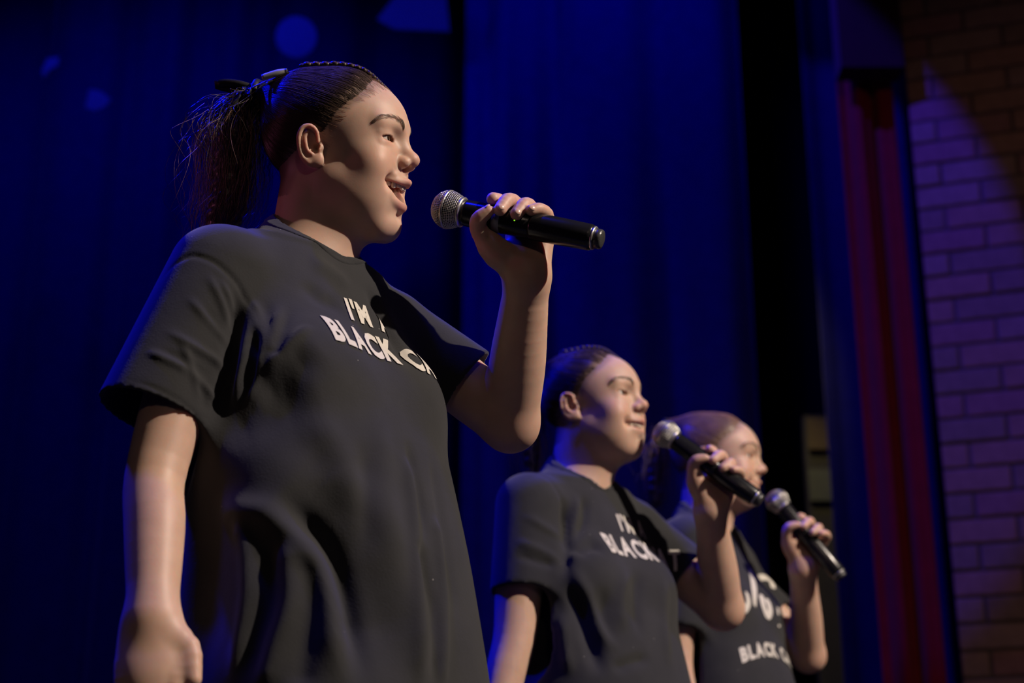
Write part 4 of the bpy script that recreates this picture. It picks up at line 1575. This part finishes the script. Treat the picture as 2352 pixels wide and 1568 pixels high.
hero = dict(
    detail=True, label='girl in the foreground with a high ponytail singing open-mouthed into a microphone',
    bust=np.array([82, 72, -205]), bust_r=(52, 62, 62), torso_yaw=50, lean=0, neck=(-0.255, 1.885, 1.175), open=12.0, head_o=(-0.2285, 1.868, 1.305), head_rot=(78, -5, 14),
    hand_o=unp(1175, 509.5, 2.02), hand_B=cam_frame(0),
    right_arm=[(-0.355, 1.775, 1.11), unp(358, 1085, 1.785), unp(350, 1410, 1.685), unp(342, 1560, 1.65)],
    left_arm=[(-0.155, 1.99, 1.11), unp(1172, 972, 2.10)],
    arm_r=[.042, .040, .0345, .034, .027], near_arm=0.97,
    torso=HERO_TORSO, sleeve_r=((-0.355, 1.775, 1.105), unp(352, 955, 1.83), .056, .066), sleeve_l=((-0.157, 1.99, 1.105), np.array((-0.155, 1.99, 1.11)) * .40 + unp(1172, 972, 2.10) * .60, .052, .056),
    collar=((2, 0, 12), 33, 53, 57), skin_h=0.0018, shirt_h=0.003, printer=lead_print, folds=HERO_FOLDS,
    hair=dict(hair_label='dark brown hair slicked back', strands=4200, braid=True,
              pony=dict(axis=[(-106, 0, 84), (-126, 0, 78), (-140, 0, 46), (-143, 0, 0), (-146, 0, -60), (-158, 0, -100)], width=([0, .15, .5, .85, 1], [13, 28, 47, 46, 34]), n=560)),
    mic_label='microphone with taped ring held up by the girl in the foreground',
)


def lead_clip(hd, hair):
    W = hd.to_world
    A, Bq = np.array([-62.0, -24, 107]), np.array([-94.0, -27, 97])
    d = (Bq - A) / np.linalg.norm(Bq - A)
    n = np.array([0, -0.35, 1.0]); n -= d * (d @ n); n /= np.linalg.norm(n)
    s = np.cross(d, n)
    V, Fc = [], []
    m, k = 11, 13
    for r in (7.0, 5.9):
        for i in range(m):
            for j in range(k):
                a = math.radians(-105 + 210 * j / (k - 1))
                e = 1.0 - 0.35 * abs(i / (m - 1) - 0.5) ** 2 * 4 * (1 if i < 5 else 0.2)
                V.append(A + (Bq - A) * i / (m - 1) + (n * math.cos(a) + s * math.sin(a)) * r * e)
    for q in range(2):
        for i in range(m - 1):
            for j in range(k - 1):
                f = (q * m * k + i * k + j, q * m * k + i * k + j + 1, q * m * k + (i + 1) * k + j + 1, q * m * k + (i + 1) * k + j)
                Fc.append(f if q == 0 else f[::-1])
    for i in range(m - 1):
        for j in (0, k - 1):
            Fc.append((i * k + j, (i + 1) * k + j, m * k + (i + 1) * k + j, m * k + i * k + j))
    for j in range(k - 1):
        for i in (0, m - 1):
            Fc.append((i * k + j, i * k + j + 1, m * k + i * k + j + 1, m * k + i * k + j))
    o = link_mesh('hair_clip', W(V), Fc, M['clip'], hair)
    tag(o, 'grey metal hair clip')
    # flat bars of the clip
    for a0, a1, w in (((-90, -30, 93), (-112, -30, 84), 2.6), ((-80, -30, 95), (-96, -32, 86), 2.0)):
        a0, a1 = np.array(a0, float), np.array(a1, float)
        dd = (a1 - a0) / np.linalg.norm(a1 - a0)
        ss = np.cross(dd, [0, -0.5, 1]); ss /= np.linalg.norm(ss); nn = np.cross(ss, dd)
        V = [a0 + dd * L_ * np.linalg.norm(a1 - a0) + ss * x * w + nn * y * 0.7 for L_ in (0, 1) for x, y in ((-1, -1), (1, -1), (1, 1), (-1, 1))]
        link_mesh('clip_bar', W(V), [(0, 1, 2, 3), (7, 6, 5, 4), (0, 4, 5, 1), (1, 5, 6, 2), (2, 6, 7, 3), (3, 7, 4, 0)], M['clip'], hair, False)
    # ribbon bow at the tie: two loops, knot and two tails
    def ribbon(pts, w0, w1, up):
        P = catmull(pts, 18)
        T = np.gradient(P, axis=0); T /= np.linalg.norm(T, axis=1, keepdims=True)
        S_ = np.cross(T, up); S_ /= np.linalg.norm(S_, axis=1, keepdims=True)
        Nn = np.cross(S_, T)
        w = np.linspace(w0, w1, 18)[:, None]
        V = np.concatenate([P + S_ * w + Nn * .6, P - S_ * w + Nn * .6, P - S_ * w - Nn * .6, P + S_ * w - Nn * .6])
        Fq = [(a * 18 + i, a * 18 + i + 1, ((a + 1) % 4) * 18 + i + 1, ((a + 1) % 4) * 18 + i) for a in range(4) for i in range(17)]
        return V, Fq + [(0, 18, 36, 54), (71, 53, 35, 17)]
    k0 = (-117, -8, 91)
    parts = [ribbon([k0, (-132, -14, 95), (-150, -16, 97), (-165, -14, 95), (-148, -12, 90), (-130, -10, 88), k0], 5, 5, (0, 1, 0.3)),
             ribbon([k0, (-110, -18, 90), (-106, -30, 82), (-112, -32, 74), (-117, -22, 80), k0], 4, 5, (0.6, 0.2, 0.6)),
             ribbon([k0, (-122, -24, 84), (-127, -34, 70), (-133, -37, 60)], 4, 6, (0.3, 0.5, 0.4)),
             uv_ball(k0, (6, 6, 6), None, 12, 8)]
    V, Fc = join_meshes(parts)
    tag(link_mesh('hair_bow', W(V), Fc, M['bow'], hair), 'black ribbon bow')


hero['clip'] = lead_clip
if ONLY in (None, 'hero'):
    make_person(hero)


# ---------------------------------------------------------------- second and third singers
def scaled_torso(kf, kl):
    return [(u, cf * kf, a * kf, b * kf, cl, w * kl) for u, cf, a, b, cl, w in HERO_TORSO]


def second_print(shirt, TF, parent, place):
    stroke_text([("I'M A", 54, -104, 32, 1.6, 4.0), ("BLACK CAT", 63, -156, 37, 2.0, 3.0)], TF, shirt, parent, M['print'], place, 0, 0.66)


def third_print(shirt, TF, parent, place):
    for pts, w in (([(1722, 1308), (1730, 1345), (1732, 1392)], 16), ([(1738, 1328), (1755, 1326), (1770, 1336), (1776, 1352)], 15),
                   ([(1748, 1366), (1752, 1390), (1762, 1415), (1768, 1400), (1760, 1375)], 15), ([(1714, 1360), (1718, 1385), (1708, 1405)], 14), ([(1785, 1395), (1787, 1412)], 9), ([(1788, 1434), (1789, 1440)], 9)):
        ribbon_px(pts, w, shirt, parent, place, M['print'], 'print_stroke')
    stroke_text([("BLACK CAT", 0, -300, 27, 2.0, 3.0)], TF, shirt, parent, M['print'], place, 22.0)


SECOND_FOLDS = [
    ([(1205, 1110), (1240, 1090), (1270, 1110), (1295, 1160), (1305, 1230), (1303, 1330)], -3, 5), ([(1300, 1140), (1302, 1230), (1296, 1340)], -14, 10),
    ([(1325, 1130), (1322, 1190), (1308, 1240)], 7, 9), ([(1345, 1135), (1340, 1190), (1312, 1250)], -8, 9), ([(1390, 1250), (1350, 1250), (1310, 1270)], -12, 20),
    ([(1200, 1180), (1250, 1210), (1290, 1235)], 4, 7), ([(1180, 1240), (1240, 1262), (1290, 1290)], 4, 7), ([(1180, 1270), (1240, 1290), (1285, 1300)], -4, 7),
    ([(1310, 1285), (1345, 1370), (1375, 1440), (1420, 1500)], 12, 12), ([(1310, 1330), (1335, 1400), (1360, 1480), (1380, 1560)], -18, 14), ([(1290, 1400), (1300, 1480), (1310, 1560)], 9, 10),
    ([(1440, 1300), (1425, 1380), (1430, 1460)], 7, 12), ([(1470, 1300), (1460, 1380), (1470, 1470)], -7, 12), ([(1530, 1310), (1525, 1420), (1535, 1540)], 5, 12), ([(1400, 1540), (1450, 1520), (1500, 1510)], -6, 10), ([(1390, 1340), (1385, 1420), (1410, 1490)], -8, 14),
]
N2 = np.array([0.127, 2.832, 1.13])
second = dict(
    detail=False, label='girl in the middle with a plaited crown singing with her eyes nearly closed', torso_yaw=42, neck=N2, open=5.0,
    head_o=(0.147, 2.82, 1.26), head_rot=(60, 1, 6.5), bust=np.array([78, 70, -205]), bust_r=(50, 60, 60),
    hand_o=unp(1645, 1079, 2.85), hand_B=cam_frame(23), mic_shift=-25.0,
    right_arm=[(0.025, 2.73, 1.065), unp(1182, 1460, 2.70), unp(1125, 1700, 2.62), unp(1105, 1790, 2.59)],
    left_arm=[(0.228, 2.93, 1.065), unp(1660, 1398, 2.93)], arm_r=[.042, .041, .036, .034, .026],
    torso=scaled_torso(0.92, 0.95), sleeve_r=((0.025, 2.73, 1.06), unp(1206, 1362, 2.735), .054, .060), sleeve_l=((0.228, 2.93, 1.06), np.array((0.228, 2.93, 1.065)) * .42 + unp(1660, 1398, 2.93) * .58, .052, .056),
    collar=((2, 0, 12), 33, 53, 57), skin_h=0.0036, shirt_h=0.0055, printer=second_print, folds=SECOND_FOLDS,
    hair=dict(hair_label='dark hair plaited along the crown', strands=1100, strand_r=0.4, braid=True, cap_h=4.0, brow_n=120,
              pony=dict(axis=[(-106, 0, 84), (-124, 0, 74), (-134, 0, 44), (-134, 0, 0), (-130, -6, -60), (-126, -14, -120)], width=([0, .15, .5, .85, 1], [13, 24, 34, 30, 16]), n=160, r=0.6)),
    mic_label='microphone held at a slant by the girl in the middle', shirt_label='black t-shirt with white lettering')
N3 = np.array([0.42, 3.39, 1.185])
third = dict(
    detail=False, label='girl at the back right whose face is half hidden behind another hand', torso_yaw=52, neck=N3, open=1.6,
    head_o=(0.443, 3.381, 1.313), head_rot=(73, -6, 3.2), bust=np.array([74, 68, -205]), bust_r=(46, 58, 58),
    hand_o=unp(1852, 1226, 3.38), hand_B=cam_frame(20), mic_B=cam_frame(38.5), mic_shift=-6.0,
    right_arm=[(0.36, 3.27, 1.12), (0.33, 3.25, 0.87), (0.35, 3.22, 0.66), (0.36, 3.20, 0.58)],
    left_arm=[(0.475, 3.515, 1.12), unp(1857, 1505, 3.47)], arm_r=[.040, .038, .034, .032, .025],
    torso=scaled_torso(0.88, 0.92), sleeve_r=((0.36, 3.27, 1.115), (0.335, 3.255, 0.93), .052, .058), sleeve_l=((0.475, 3.515, 1.115), np.array((0.475, 3.515, 1.12)) * .42 + unp(1857, 1505, 3.47) * .58, .050, .055),
    collar=((2, 0, 12), 33, 53, 57), skin_h=0.004, shirt_h=0.0065, printer=third_print, folds=[],
    hair=dict(hair_label='light brown hair pulled back smoothly', col=(0.15, 0.10, 0.065), mat='hair_light', strands=700, strand_r=0.45, braid=False, cap_h=4.0, brow_n=100,
              pony=dict(axis=[(-106, 0, 84), (-124, 0, 74), (-134, 0, 44), (-134, 0, 0), (-130, 0, -60), (-126, 0, -100)], width=([0, .15, .5, .85, 1], [13, 24, 34, 30, 16]), n=120, r=0.6)),
    mic_label='microphone held steeply by the girl at the back right', shirt_label='black t-shirt with a large white motif')
if ONLY in (None, 'second', 'back'):
    make_person(second)
if ONLY in (None, 'third', 'back'):
    make_person(third)
